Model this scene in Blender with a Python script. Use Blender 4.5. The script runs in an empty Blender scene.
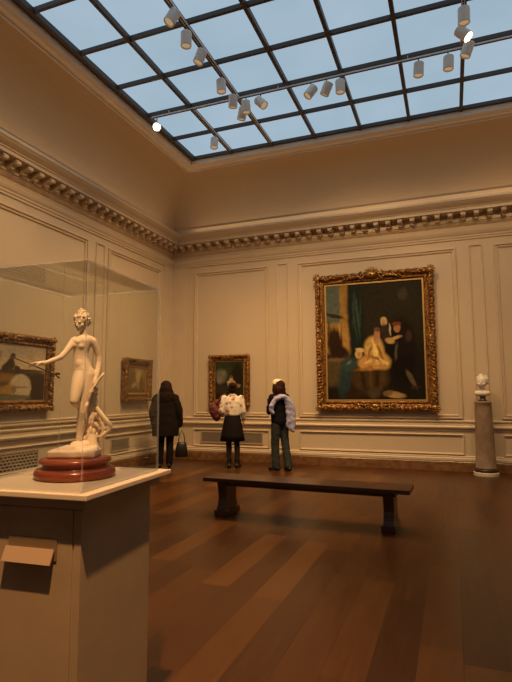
import bpy, bmesh, math, random
from mathutils import Vector, Matrix, noise
random.seed(7)
R = math.radians
PI = math.pi
scene = bpy.context.scene
COL = bpy.context.scene.collection

# ------------------------------------------------------------------ helpers
def link(o, parent=None):
    COL.objects.link(o)
    if parent is not None:
        o.parent = parent
    return o

def obj(name, bm, mat, parent=None, smooth=False, label=None):
    me = bpy.data.meshes.new(name)
    bmesh.ops.recalc_face_normals(bm, faces=bm.faces[:])
    bm.to_mesh(me); bm.free()
    if smooth:
        for p in me.polygons: p.use_smooth = True
    mats = mat if isinstance(mat, (list, tuple)) else [mat]
    for m in mats: me.materials.append(m)
    o = bpy.data.objects.new(name, me)
    link(o, parent)
    if label: o['label'] = label
    return o

def struct(o):
    o['kind'] = 'structure'
    return o

def thing(name, label, cat, loc=(0, 0, 0), rotz=0.0, group=None):
    o = bpy.data.objects.new(name, None)
    o.empty_display_size = 0.1
    o.location = loc; o.rotation_euler = (0, 0, rotz)
    o['label'] = label; o['category'] = cat
    if group: o['group'] = group
    return link(o)

def box(bm, x0, x1, y0, y1, z0, z1, mi=0):
    vs = [bm.verts.new(p) for p in ((x0,y0,z0),(x1,y0,z0),(x1,y1,z0),(x0,y1,z0),(x0,y0,z1),(x1,y0,z1),(x1,y1,z1),(x0,y1,z1))]
    fs = []
    for q in ((0,3,2,1),(4,5,6,7),(0,1,5,4),(1,2,6,5),(2,3,7,6),(3,0,4,7)):
        f = bm.faces.new([vs[i] for i in q]); f.material_index = mi; fs.append(f)
    return vs

def boxbm(x0, x1, y0, y1, z0, z1, bev=0.0, seg=2):
    bm = bmesh.new(); box(bm, x0, x1, y0, y1, z0, z1)
    if bev:
        bmesh.ops.bevel(bm, geom=bm.edges[:], offset=bev, segments=seg, affect='EDGES', profile=0.7)
    return bm

def lathe(bm, prof, n=40, c=(0, 0, 0)):
    rings = []
    for r, z in prof:
        rings.append([bm.verts.new((c[0]+r*math.cos(2*PI*i/n), c[1]+r*math.sin(2*PI*i/n), c[2]+z)) for i in range(n)])
    for a, b in zip(rings, rings[1:]):
        for i in range(n):
            bm.faces.new((a[i], a[(i+1) % n], b[(i+1) % n], b[i]))
    bm.faces.new(rings[0][::-1]); bm.faces.new(rings[-1])
    return bm

def loft(bm, rings, n=28, fold=0.0, nf=9):
    """rings: (cx, cy, z, rx, ry)"""
    L = []
    for k, (cx, cy, z, rx, ry) in enumerate(rings):
        ring = []
        for i in range(n):
            a = 2*PI*i/n
            w = 1 + fold*(k/(len(rings)-1))*math.sin(nf*a + 1.3*k)
            ring.append(bm.verts.new((cx+rx*w*math.cos(a), cy+ry*w*math.sin(a), z)))
        L.append(ring)
    for a, b in zip(L, L[1:]):
        for i in range(n):
            bm.faces.new((a[i], a[(i+1) % n], b[(i+1) % n], b[i]))
    bm.faces.new(L[0][::-1]); bm.faces.new(L[-1])
    return bm

def basis(d):
    d = Vector(d).normalized()
    a = Vector((0, 0, 1)) if abs(d.z) < 0.9 else Vector((1, 0, 0))
    x = d.cross(a).normalized(); y = d.cross(x).normalized()
    return x, y, d

def tube(bm, pts, rads, n=12):
    pts = [Vector(p) for p in pts]
    if not isinstance(rads, (list, tuple)): rads = [rads]*len(pts)
    rings = []
    px = None
    for i, p in enumerate(pts):
        d = (pts[min(i+1, len(pts)-1)] - pts[max(i-1, 0)])
        x, y, d = basis(d)
        if px is not None:
            x = (px - d*px.dot(d))
            x = x.normalized() if x.length > 1e-6 else basis(d)[0]
            y = d.cross(x)
        px = x
        rings.append([bm.verts.new(p + x*(rads[i]*math.cos(2*PI*k/n)) + y*(rads[i]*math.sin(2*PI*k/n))) for k in range(n)])
    for a, b in zip(rings, rings[1:]):
        for k in range(n):
            bm.faces.new((a[k], a[(k+1) % n], b[(k+1) % n], b[k]))
    bm.faces.new(rings[0][::-1]); bm.faces.new(rings[-1])
    return bm

def cap(bm, p0, r0, p1, r1, n=20):
    """tapered capsule"""
    p0, p1 = Vector(p0), Vector(p1)
    x, y, d = basis(p1-p0)
    rings = []
    for t in (-80, -55, -28, 0):
        rings.append((p0 + d*(r0*math.sin(R(t))), r0*math.cos(R(t))))
    for t in (0, 28, 55, 80):
        rings.append((p1 + d*(r1*math.sin(R(t))), r1*math.cos(R(t))))
    vr = [[bm.verts.new(c + x*(r*math.cos(2*PI*k/n)) + y*(r*math.sin(2*PI*k/n))) for k in range(n)] for c, r in rings]
    for a, b in zip(vr, vr[1:]):
        for k in range(n):
            bm.faces.new((a[k], a[(k+1) % n], b[(k+1) % n], b[k]))
    bm.faces.new(vr[0][::-1]); bm.faces.new(vr[-1])

def chain(bm, pts):
    """pts: list of (x,y,z,r)"""
    for a, b in zip(pts, pts[1:]):
        cap(bm, a[:3], a[3], b[:3], b[3])

def ell(bm, c, r, rot=(0, 0, 0), sub=3):
    from mathutils import Euler
    if not isinstance(r, (list, tuple)): r = (r, r, r)
    m = Matrix.Translation(c) @ Euler([R(a) for a in rot]).to_matrix().to_4x4() @ Matrix.Diagonal((r[0], r[1], r[2], 1))
    bmesh.ops.create_icosphere(bm, subdivisions=sub, radius=1.0, matrix=m)

def fuse(name, bm, mat, parent=None, voxel=0.006, smooth=5, label=None, disp=0.0, dscale=30.0, zmin=None):
    """one continuous skin over everything in bm (voxel union, relaxed), baked to a plain mesh"""
    bmesh.ops.recalc_face_normals(bm, faces=bm.faces[:])
    me = bpy.data.meshes.new('tmp'); bm.to_mesh(me); bm.free()
    o = bpy.data.objects.new('tmp', me); COL.objects.link(o)
    m = o.modifiers.new('r', 'REMESH'); m.mode = 'VOXEL'; m.voxel_size = voxel; m.adaptivity = 0
    s = o.modifiers.new('s', 'SMOOTH'); s.factor = 0.5; s.iterations = smooth
    bpy.context.view_layer.update()
    dg = bpy.context.evaluated_depsgraph_get()
    out = bpy.data.meshes.new_from_object(o.evaluated_get(dg), depsgraph=dg)
    bpy.data.objects.remove(o); bpy.data.meshes.remove(me)
    out.name = name
    if disp:
        nrm = [v.normal.copy() for v in out.vertices]
        for v, nn in zip(out.vertices, nrm):
            v.co += nn * (disp * noise.noise(v.co*dscale))
    if zmin is not None:
        for v in out.vertices:
            if v.co.z < zmin: v.co.z = zmin
    for p in out.polygons: p.use_smooth = True
    out.materials.clear(); out.materials.append(mat)
    r = bpy.data.objects.new(name, out); link(r, parent)
    if label: r['label'] = label
    return r

def hand(bm, w, d, n, side, s=1.0, curl=35.0):
    """palm + four unequal bent fingers + thumb. w wrist, d towards fingers, n palm normal, side=+1/-1 thumb side"""
    w = Vector(w); d = Vector(d).normalized(); n = Vector(n)
    n = (n - d*n.dot(d)).normalized(); t = d.cross(n)*side
    cap(bm, w, 0.026*s, w + d*0.03*s, 0.027*s)
    for k in (-1.5, -0.5, 0.5, 1.5):
        cap(bm, w + d*0.02*s + t*(k*0.012*s), 0.0125*s, w + d*0.085*s + t*(k*0.0195*s), 0.0115*s)
    L = {1.5: 0.068, 0.5: 0.078, -0.5: 0.072, -1.5: 0.056}
    for k, ln in L.items():
        p = w + d*0.088*s + t*(k*0.0205*s)
        r = 0.0092*s
        a = R(curl*0.5)
        for f, ang in ((0.45, 0.5), (0.3, 1.25), (0.25, 1.9)):
            dd = d*math.cos(R(curl)*ang) + n*math.sin(R(curl)*ang)
            q = p + dd*(ln*f*s)
            cap(bm, p, r, q, r*0.92); p = q; r *= 0.92
    p = w + d*0.03*s + t*0.026*s
    q = p + (d*0.6 + t*0.6 + n*0.45).normalized()*0.04*s
    cap(bm, p, 0.0125*s, q, 0.011*s)
    q2 = q + (d*0.85 + t*0.1 + n*0.5).normalized()*0.032*s
    cap(bm, q, 0.0105*s, q2, 0.009*s)

# ------------------------------------------------------------------ materials
def nodes(name):
    m = bpy.data.materials.new(name); m.use_nodes = True
    nt = m.node_tree; b = nt.nodes['Principled BSDF']
    return m, nt, b

def mat(name, col, rough=0.6, metal=0.0, var=0.0, scale=8.0, bump=0.0, bscale=60.0, col2=None, spec=None, coords='Object', stretch=None, detail=4.0):
    m, nt, b = nodes(name)
    b.inputs['Roughness'].default_value = rough
    b.inputs['Metallic'].default_value = metal
    if spec is not None: b.inputs['Specular IOR Level'].default_value = spec
    tc = nt.nodes.new('ShaderNodeTexCoord')
    vec = tc.outputs[coords]
    if stretch:
        mp = nt.nodes.new('ShaderNodeMapping'); mp.inputs['Scale'].default_value = stretch
        nt.links.new(vec, mp.inputs['Vector']); vec = mp.outputs['Vector']
    if var or col2:
        nz = nt.nodes.new('ShaderNodeTexNoise'); nz.inputs['Scale'].default_value = scale; nz.inputs['Detail'].default_value = detail
        nt.links.new(vec, nz.inputs['Vector'])
        rp = nt.nodes.new('ShaderNodeValToRGB')
        c2 = col2 if col2 else [c*(1-var) for c in col]
        rp.color_ramp.elements[0].position = 0.35; rp.color_ramp.elements[1].position = 0.65
        rp.color_ramp.elements[0].color = (*c2, 1); rp.color_ramp.elements[1].color = (*col, 1)
        nt.links.new(nz.outputs['Fac'], rp.inputs['Fac']); nt.links.new(rp.outputs['Color'], b.inputs['Base Color'])
    else:
        b.inputs['Base Color'].default_value = (*col, 1)
    if bump:
        n2 = nt.nodes.new('ShaderNodeTexNoise'); n2.inputs['Scale'].default_value = bscale
        nt.links.new(vec, n2.inputs['Vector'])
        bp = nt.nodes.new('ShaderNodeBump'); bp.inputs['Strength'].default_value = bump; bp.inputs['Distance'].default_value = 0.01
        nt.links.new(n2.outputs['Fac'], bp.inputs['Height']); nt.links.new(bp.outputs['Normal'], b.inputs['Normal'])
    return m

WALL = (0.64, 0.515, 0.355)
M_wall = mat('wall paint', WALL, 0.5, var=0.05, scale=1.2)
M_trim = mat('trim paint', (0.67, 0.54, 0.375), 0.42, var=0.05, scale=3)
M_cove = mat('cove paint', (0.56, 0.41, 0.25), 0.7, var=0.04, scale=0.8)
M_skyframe = mat('skylight frame paint', (0.86, 0.73, 0.56), 0.5)
M_bar = mat('dark glazing bar', (0.055, 0.04, 0.032), 0.5)
M_base = mat('dark baseboard marble', (0.26, 0.135, 0.058), 0.25, col2=(0.15, 0.07, 0.028), scale=9, detail=8)
M_gold = mat('old gilding', (0.44, 0.22, 0.05), 0.36, 0.6, col2=(0.07, 0.02, 0.008), scale=24, bump=0.8, bscale=80)
M_gold2 = mat('bright gilding', (0.58, 0.33, 0.09), 0.33, 0.65, col2=(0.10, 0.033, 0.012), scale=34, bump=0.4, bscale=90)
M_goldslip = mat('inner gilt slip', (0.62, 0.40, 0.14), 0.4, 0.6)
M_marble = mat('white carved marble', (0.86, 0.70, 0.53), 0.6, spec=0.3, col2=(0.74, 0.57, 0.40), scale=7, detail=6)
M_bust = mat('white bust marble', (0.85, 0.78, 0.66), 0.45, var=0.08, scale=14)
M_redwood = mat('red brown turned wood', (0.34, 0.075, 0.025), 0.22, col2=(0.20, 0.038, 0.012), scale=6, stretch=(1, 1, 8))
M_ped = mat('painted pedestal', (0.41, 0.29, 0.172), 0.45, var=0.10, scale=7, detail=8)
M_pedcap = mat('pedestal cap paint', (0.74, 0.59, 0.41), 0.4, var=0.04, scale=4)
M_card = mat('label card', (0.42, 0.275, 0.16), 0.5)
M_acryl = mat('label holder', (0.22, 0.145, 0.08), 0.35)
M_bench = mat('dark bench wood', (0.085, 0.038, 0.018), 0.28, col2=(0.05, 0.021, 0.010), scale=5, stretch=(0.6, 7, 7))
M_colm = mat('grey brown column marble', (0.30, 0.215, 0.14), 0.35, col2=(0.20, 0.135, 0.082), scale=6, detail=8)
M_dark = mat('dark stone ring', (0.04, 0.025, 0.018), 0.35)
M_plinth = mat('pale plinth stone', (0.68, 0.57, 0.43), 0.5, var=0.08)
M_head = mat('track head enamel', (0.88, 0.80, 0.70), 0.45)
M_track = mat('track aluminium', (0.72, 0.70, 0.68), 0.5, 0.1)
M_trackd = mat('track dark channel', (0.05, 0.045, 0.045), 0.5)
M_black = mat('black wool coat', (0.014, 0.010, 0.008), 0.85, bump=0.3, bscale=120, spec=0.08)
M_trous = mat('black trousers', (0.012, 0.010, 0.010), 0.8, spec=0.08)
M_leather = mat('black leather', (0.012, 0.009, 0.008), 0.38)
M_hair = mat('dark brown hair', (0.022, 0.011, 0.007), 0.5, bump=0.6, bscale=40, stretch=(10, 10, 1), spec=0.08)
M_hair2 = mat('brown hair', (0.040, 0.016, 0.009), 0.5, bump=0.6, bscale=40, stretch=(10, 10, 1), spec=0.08)
M_skin = mat('skin', (0.56, 0.33, 0.22), 0.5)
M_skirt = mat('black skirt cloth', (0.013, 0.010, 0.010), 0.8, spec=0.08)
M_tights = mat('dark tights', (0.05, 0.034, 0.03), 0.6, spec=0.08)
M_jeans = mat('grey green jeans', (0.050, 0.058, 0.052), 0.8, var=0.3, scale=12, spec=0.08)
M_top = mat('black knit top', (0.012, 0.010, 0.013), 0.85, spec=0.08)
M_lav = mat('lavender jacket cloth', (0.44, 0.45, 0.66), 0.75, var=0.2, scale=16)
M_cap = mat('cream cap cloth', (0.84, 0.74, 0.52), 0.7)
M_maroon = mat('maroon bag cloth', (0.13, 0.018, 0.022), 0.6, var=0.35, scale=14)
M_phone = mat('phone case', (0.05, 0.05, 0.06), 0.3)
M_grille = mat('painted vent metal', (0.52, 0.41, 0.28), 0.45, 0.1)
M_ventdark = mat('dark vent cavity', (0.06, 0.045, 0.035), 0.8)
M_vent2 = mat('grey vent metal', (0.33, 0.27, 0.21), 0.45, 0.2)

# floral shirt: cream with warm rust and grey blotches
def floral():
    m, nt, b = nodes('floral shirt cloth')
    tc = nt.nodes.new('ShaderNodeTexCoord')
    v = nt.nodes.new('ShaderNodeTexVoronoi'); v.inputs['Scale'].default_value = 11
    nt.links.new(tc.outputs['Object'], v.inputs['Vector'])
    r = nt.nodes.new('ShaderNodeValToRGB')
    e = r.color_ramp.elements
    e[0].position = 0.2; e[0].color = (0.36, 0.12, 0.07, 1)
    e[1].position = 0.42; e[1].color = (0.80, 0.70, 0.56, 1)
    e.new(0.28).color = (0.50, 0.40, 0.28, 1)
    nt.links.new(v.outputs['Distance'], r.inputs['Fac']); nt.links.new(r.outputs['Color'], b.inputs['Base Color'])
    b.inputs['Roughness'].default_value = 0.8
    return m
M_shirt = floral()

def floor_mat():
    m, nt, b = nodes('oak plank floor')
    N = nt.nodes.new; Lk = nt.links.new
    tc = N('ShaderNodeTexCoord'); sp = N('ShaderNodeSeparateXYZ'); Lk(tc.outputs['Object'], sp.inputs[0])
    def mth(op, a, bb=None, c=None):
        n = N('ShaderNodeMath'); n.operation = op
        for i, x in enumerate((a, bb, c)):
            if x is None: continue
            if isinstance(x, (int, float)): n.inputs[i].default_value = x
            else: Lk(x, n.inputs[i])
        return n.outputs[0]
    W, L = 0.235, 1.5
    u = mth('DIVIDE', sp.outputs['X'], W); row = mth('FLOOR', u); fu = mth('FRACT', u)
    wn = N('ShaderNodeTexWhiteNoise'); wn.noise_dimensions = '1D'; Lk(row, wn.inputs['W'])
    v = mth('ADD', mth('DIVIDE', sp.outputs['Y'], L), mth('MULTIPLY', wn.outputs['Value'], 5.0))
    idx = mth('FLOOR', v); fv = mth('FRACT', v)
    cb = N('ShaderNodeCombineXYZ'); Lk(row, cb.inputs[0]); Lk(idx, cb.inputs[1])
    w2 = N('ShaderNodeTexWhiteNoise'); w2.noise_dimensions = '2D'; Lk(cb.outputs[0], w2.inputs['Vector'])
    rp = N('ShaderNodeValToRGB'); e = rp.color_ramp.elements
    e[0].position = 0.0; e[0].color = (0.062, 0.021, 0.0048, 1)
    e[1].position = 1.0; e[1].color = (0.185, 0.070, 0.0145, 1)
    e.new(0.35).color = (0.082, 0.0285, 0.0064, 1); e.new(0.72).color = (0.102, 0.036, 0.0078, 1); e.new(0.90).color = (0.124, 0.045, 0.0096, 1)
    Lk(w2.outputs['Value'], rp.inputs['Fac'])
    mp = N('ShaderNodeMapping'); mp.inputs['Scale'].default_value = (22, 1.6, 1); Lk(tc.outputs['Object'], mp.inputs['Vector'])
    ad = N('ShaderNodeVectorMath'); ad.operation = 'ADD'; Lk(mp.outputs[0], ad.inputs[0]); Lk(w2.outputs['Color'], ad.inputs[1])
    nz = N('ShaderNodeTexNoise'); nz.inputs['Scale'].default_value = 1.5; nz.inputs['Detail'].default_value = 6; Lk(ad.outputs[0], nz.inputs['Vector'])
    mx = N('ShaderNodeMix'); mx.data_type = 'RGBA'; mx.blend_type = 'MULTIPLY'; mx.inputs['Factor'].default_value = 0.45
    Lk(rp.outputs['Color'], mx.inputs['A']); Lk(nz.outputs['Fac'], mx.inputs['B'])
    # joints
    ju = mth('MINIMUM', fu, mth('SUBTRACT', 1.0, fu)); jv = mth('MINIMUM', fv, mth('SUBTRACT', 1.0, fv))
    g = mth('MINIMUM', mth('DIVIDE', ju, 0.012), mth('DIVIDE', jv, 0.0018)); g = mth('MINIMUM', g, 1.0)
    g2 = mth('ADD', mth('MULTIPLY', g, 0.5), 0.5)
    m2 = N('ShaderNodeMix'); m2.data_type = 'RGBA'; m2.blend_type = 'MULTIPLY'; m2.inputs['Factor'].default_value = 1.0
    Lk(mx.outputs['Result'], m2.inputs['A']); Lk(g2, m2.inputs['B'])
    Lk(m2.outputs['Result'], b.inputs['Base Color'])
    b.inputs['Specular IOR Level'].default_value = 0.3
    rr = mth('ADD', mth('MULTIPLY', nz.outputs['Fac'], 0.14), 0.24); Lk(rr, b.inputs['Roughness'])
    bp = N('ShaderNodeBump'); bp.inputs['Strength'].default_value = 0.12; bp.inputs['Distance'].default_value = 0.004
    Lk(mth('ADD', g, mth('MULTIPLY', nz.outputs['Fac'], 0.3)), bp.inputs['Height']); Lk(bp.outputs['Normal'], b.inputs['Normal'])
    return m
M_floor = floor_mat()

def emit_mat(name, col, st):
    m = bpy.data.materials.new(name); m.use_nodes = True; nt = m.node_tree
    nt.nodes.remove(nt.nodes['Principled BSDF'])
    e = nt.nodes.new('ShaderNodeEmission'); e.inputs['Color'].default_value = (*col, 1); e.inputs['Strength'].default_value = st
    nt.links.new(e.outputs[0], nt.nodes['Material Output'].inputs['Surface'])
    return m, nt, e
M_lens = emit_mat('lit lamp lens', (1.0, 0.66, 0.36), 0.40)[0]
M_lensdim = mat('unlit lamp lens', (0.05, 0.04, 0.03), 0.2)
M_lenslit = emit_mat('bright lamp lens', (1.0, 0.80, 0.55), 9.0)[0]

# frosted laylight panes glowing with daylight, a little uneven from cloud and dust
M_sky, nt, e = emit_mat('daylit frosted pane', (0.30, 0.44, 0.555), 1.0)
tc = nt.nodes.new('ShaderNodeTexCoord'); nz = nt.nodes.new('ShaderNodeTexNoise'); nz.inputs['Scale'].default_value = 0.55; nz.inputs['Detail'].default_value = 5
rp = nt.nodes.new('ShaderNodeValToRGB'); rp.color_ramp.elements[0].position = 0.3; rp.color_ramp.elements[1].position = 0.7
rp.color_ramp.elements[0].color = (0.325, 0.445, 0.55, 1); rp.color_ramp.elements[1].color = (0.39, 0.51, 0.61, 1)
nt.links.new(tc.outputs['Object'], nz.inputs['Vector']); nt.links.new(nz.outputs['Fac'], rp.inputs['Fac']); nt.links.new(rp.outputs['Color'], e.inputs['Color'])

def glass_mat():
    m = bpy.data.materials.new('clear case glass'); m.use_nodes = True; nt = m.node_tree
    nt.nodes.remove(nt.nodes['Principled BSDF'])
    lw = nt.nodes.new('ShaderNodeLayerWeight'); lw.inputs['Blend'].default_value = 0.5
    p = nt.nodes.new('ShaderNodeMath'); p.operation = 'POWER'; p.inputs[1].default_value = 5.0
    nt.links.new(lw.outputs['Facing'], p.inputs[0])
    f = nt.nodes.new('ShaderNodeMath'); f.operation = 'MULTIPLY_ADD'; f.inputs[1].default_value = 0.955; f.inputs[2].default_value = 0.045
    nt.links.new(p.outputs[0], f.inputs[0])
    t = nt.nodes.new('ShaderNodeBsdfTransparent'); t.inputs['Color'].default_value = (0.97, 0.98, 0.97, 1)
    g = nt.nodes.new('ShaderNodeBsdfGlossy'); g.inputs['Roughness'].default_value = 0.0
    mx = nt.nodes.new('ShaderNodeMixShader')
    nt.links.new(f.outputs[0], mx.inputs[0]); nt.links.new(t.outputs[0], mx.inputs[1]); nt.links.new(g.outputs[0], mx.inputs[2])
    nt.links.new(mx.outputs[0], nt.nodes['Material Output'].inputs['Surface'])
    return m
M_glass = glass_mat()
def edge_mat():
    m = bpy.data.materials.new('polished glass edge'); m.use_nodes = True; nt = m.node_tree
    b = nt.nodes['Principled BSDF']; b.inputs['Base Color'].default_value = (0.80, 0.82, 0.84, 1); b.inputs['Roughness'].default_value = 0.2
    t = nt.nodes.new('ShaderNodeBsdfTransparent'); mx = nt.nodes.new('ShaderNodeMixShader'); mx.inputs[0].default_value = 0.28
    nt.links.new(t.outputs[0], mx.inputs[1]); nt.links.new(b.outputs[0], mx.inputs[2])
    nt.links.new(mx.outputs[0], nt.nodes['Material Output'].inputs['Surface'])
    return m
M_edge = edge_mat()

def painting_mat(name, base, blobs, distort=0.05, nscale=7.0):
    """oil painting: layered soft colour patches in the canvas UV plane (x right, y up, 0..1)"""
    m, nt, b = nodes(name)
    N = nt.nodes.new; Lk = nt.links.new
    b.inputs['Roughness'].default_value = 0.5; b.inputs['Specular IOR Level'].default_value = 0.12
    uv = N('ShaderNodeUVMap'); nz = N('ShaderNodeTexNoise'); nz.inputs['Scale'].default_value = nscale; nz.inputs['Detail'].default_value = 5
    Lk(uv.outputs[0], nz.inputs['Vector'])
    s = N('ShaderNodeVectorMath'); s.operation = 'SUBTRACT'; Lk(nz.outputs['Color'], s.inputs[0]); s.inputs[1].default_value = (0.5, 0.5, 0.5)
    sc = N('ShaderNodeVectorMath'); sc.operation = 'SCALE'; Lk(s.outputs[0], sc.inputs[0]); sc.inputs['Scale'].default_value = distort
    ad = N('ShaderNodeVectorMath'); ad.operation = 'ADD'; Lk(uv.outputs[0], ad.inputs[0]); Lk(sc.outputs[0], ad.inputs[1])
    z0 = N('ShaderNodeVectorMath'); z0.operation = 'MULTIPLY'; Lk(ad.outputs[0], z0.inputs[0]); z0.inputs[1].default_value = (1, 1, 0)
    cur = None
    for (cx, cy, rx, ry, rot, col, soft, *rest) in blobs:
        mp = N('ShaderNodeMapping'); mp.vector_type = 'TEXTURE'
        mp.inputs['Location'].default_value = (cx, cy, 0); mp.inputs['Rotation'].default_value = (0, 0, R(rot)); mp.inputs['Scale'].default_value = (rx, ry, 1)
        Lk(z0.outputs[0], mp.inputs['Vector'])
        if rest and rest[0] == 'box':
            ab = N('ShaderNodeVectorMath'); ab.operation = 'ABSOLUTE'; Lk(mp.outputs[0], ab.inputs[0])
            sx = N('ShaderNodeSeparateXYZ'); Lk(ab.outputs[0], sx.inputs[0])
            mxm = N('ShaderNodeMath'); mxm.operation = 'MAXIMUM'; Lk(sx.outputs[0], mxm.inputs[0]); Lk(sx.outputs[1], mxm.inputs[1]); dist = mxm.outputs[0]
        else:
            ln = N('ShaderNodeVectorMath'); ln.operation = 'LENGTH'; Lk(mp.outputs[0], ln.inputs[0]); dist = ln.outputs['Value']
        mr = N('ShaderNodeMapRange'); mr.interpolation_type = 'SMOOTHSTEP'
        mr.inputs['From Min'].default_value = 1-soft; mr.inputs['From Max'].default_value = 1+soft
        mr.inputs['To Min'].default_value = 1.0; mr.inputs['To Max'].default_value = 0.0
        Lk(dist, mr.inputs['Value'])
        mx = N('ShaderNodeMix'); mx.data_type = 'RGBA'
        Lk(mr.outputs[0], mx.inputs['Factor']); mx.inputs['B'].default_value = (*col, 1)
        if cur is None: mx.inputs['A'].default_value = (*base, 1)
        else: Lk(cur, mx.inputs['A'])
        cur = mx.outputs['Result']
    n2 = N('ShaderNodeTexNoise'); n2.inputs['Scale'].default_value = 26; n2.inputs['Detail'].default_value = 4; Lk(uv.outputs[0], n2.inputs['Vector'])
    mr = N('ShaderNodeMapRange'); mr.inputs['From Min'].default_value = 0.25; mr.inputs['From Max'].default_value = 0.75; mr.inputs['To Min'].default_value = 0.72; mr.inputs['To Max'].default_value = 1.22
    Lk(n2.outputs['Fac'], mr.inputs['Value'])
    ml = N('ShaderNodeMix'); ml.data_type = 'RGBA'; ml.blend_type = 'MULTIPLY'; ml.inputs['Factor'].default_value = 1.0
    Lk(cur, ml.inputs['A']); Lk(mr.outputs[0], ml.inputs['B']); Lk(ml.outputs['Result'], b.inputs['Base Color'])
    return m

# ------------------------------------------------------------------ the room
XL, XR, YF, YB = -6.168, 3.30, -2.70, 10.60
Zs = 6.60                       # laylight level
SX0, SY1, PX, PY, NX, NY = -5.08, 9.56, 0.907, 0.93, 8, 12
SX1, SY0 = SX0+NX*PX, SY1-NY*PY

struct(obj('floor', boxbm(XL-0.2, XR+0.2, YF-0.2, YB+0.2, -0.2, 0.0), M_floor))
struct(obj('wall_left', boxbm(XL-0.2, XL, YF-0.2, YB+0.2, 0, 6.7), M_wall))
struct(obj('wall_back', boxbm(XL, XR, YB, YB+0.2, 0, 6.7), M_wall))
struct(obj('wall_right', boxbm(XR, XR+0.2, YF-0.2, YB+0.2, 0, 6.7), M_wall))
struct(obj('wall_front', boxbm(XL, XR, YF-0.2, YF, 0, 6.7), M_wall))

def corners(p):
    return {'left': ((XL+p, YF+p), (XL+p, YB-p)), 'back': ((XL+p, YB-p), (XR-p, YB-p)),
            'right': ((XR-p, YB-p), (XR-p, YF+p)), 'front': ((XR-p, YF+p), (XL+p, YF+p))}
SIDES = ('left', 'back', 'right', 'front')
def sweep(prof, sides=SIDES, bm=None, closed=True):
    bm = bm or bmesh.new()
    for s in sides:
        A = []; B = []
        for p, z in prof:
            a, b = corners(p)[s]
            A.append(bm.verts.new((*a, z))); B.append(bm.verts.new((*b, z)))
        n = len(prof)
        for i in range(n if closed else n-1):
            j = (i+1) % n
            bm.faces.new((A[i], A[j], B[j], B[i]))
        if closed:
            bm.faces.new(A[::-1]); bm.faces.new(B)
    return bm

# baseboards: dark stone with a pale moulded band above
for s in SIDES:
    struct(obj('baseboard_'+s, sweep([(0, 0.0), (0.045, 0.0), (0.045, 0.165), (0.03, 0.185), (0, 0.19)], (s,)), M_base))
bm = sweep([(0, 0.19), (0.04, 0.19), (0.04, 0.235), (0.028, 0.25), (0.030, 0.27), (0.016, 0.285), (0, 0.29)])
struct(obj('trim_1', bm, M_trim))
# chair rail
bm = sweep([(0, 0.745), (0.020, 0.75), (0.020, 0.79), (0.052, 0.80), (0.060, 0.825), (0.050, 0.84), (0.026, 0.85), (0.024, 0.905), (0.040, 0.915), (0.044, 0.935), (0.022, 0.95), (0, 0.955)])
struct(obj('trim_2', bm, M_trim))
# architrave and cornice
bm = sweep([(0, 4.455), (0.022, 4.46), (0.026, 4.50), (0.040, 4.505), (0.042, 4.535), (0.060, 4.56), (0.075, 4.60), (0.080, 4.625), (0.0, 4.63)])
struct(obj('trim_3', bm, M_trim))
bm = sweep([(0, 4.735), (0.02, 4.74), (0.05, 4.775), (0.055, 4.80), (0.075, 4.805), (0.075, 4.945), (0.30, 4.95), (0.30, 5.005), (0.315, 5.01), (0.32, 5.03),
            (0.345, 5.05), (0.385, 5.085), (0.405, 5.115), (0.415, 5.12), (0.415, 5.16), (0.10, 5.19), (0.10, 5.33), (0.125, 5.335), (0.125, 5.355), (0.0, 5.36)])
struct(obj('trim_4', bm, M_trim))

# modillions under the cornice: scrolled brackets, all one carved course
def modillion(bm, o, ax, out):
    """o: point on wall, ax: direction along wall, out: into the room"""
    def P(a, p, z): return Vector((o[0]+ax[0]*a+out[0]*p, o[1]+ax[1]*a+out[1]*p, z))
    w = 0.046
    prof = [(0.06, 4.835), (0.10, 4.822), (0.145, 4.835), (0.17, 4.86), (0.205, 4.874), (0.245, 4.868), (0.275, 4.88), (0.285, 4.90), (0.275, 4.93), (0.26, 4.948), (0.06, 4.948)]
    a = [bm.verts.new(P(-w, *q)) for q in prof]; b = [bm.verts.new(P(w, *q)) for q in prof]
    n = len(prof)
    for i in range(n):
        bm.faces.new((a[i], a[(i+1) % n], b[(i+1) % n], b[i]))
    bm.faces.new(a[::-1]); bm.faces.new(b)
    # leaf under the scroll and rosette between brackets
    ell(bm, P(0, 0.15, 4.83), (0.045, 0.045, 0.03), sub=1)
    ell(bm, P(0, 0.262, 4.88), (0.042, 0.042, 0.024), sub=1)
    ell(bm, P(0.1175, 0.19, 4.945), (0.032, 0.032, 0.016), sub=1)
bm = bmesh.new()
L = YB-YF; n = round(L/0.235)
for i in range(2, n-1): modillion(bm, (XL, YF+(i+0.5)*L/n), (0, 1), (1, 0))
L = XR-XL; n = round(L/0.235)
for i in range(1, n-1): modillion(bm, (XL+(i+0.5)*L/n, YB), (1, 0), (0, -1))
for s_ in ((0.19, 0.19),):
    modillion(bm, (XL+0.02, YB-0.02), (0.7071, 0.7071), (0.7071, -0.7071))
struct(obj('trim_5', bm, M_trim))

# cove = the ceiling, up to the skylight frame
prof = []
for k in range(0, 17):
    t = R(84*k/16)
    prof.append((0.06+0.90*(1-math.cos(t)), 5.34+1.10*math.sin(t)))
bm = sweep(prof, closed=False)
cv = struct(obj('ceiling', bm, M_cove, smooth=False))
m = cv.modifiers.new('w', 'WELD'); m.merge_threshold = 0.0005
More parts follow.
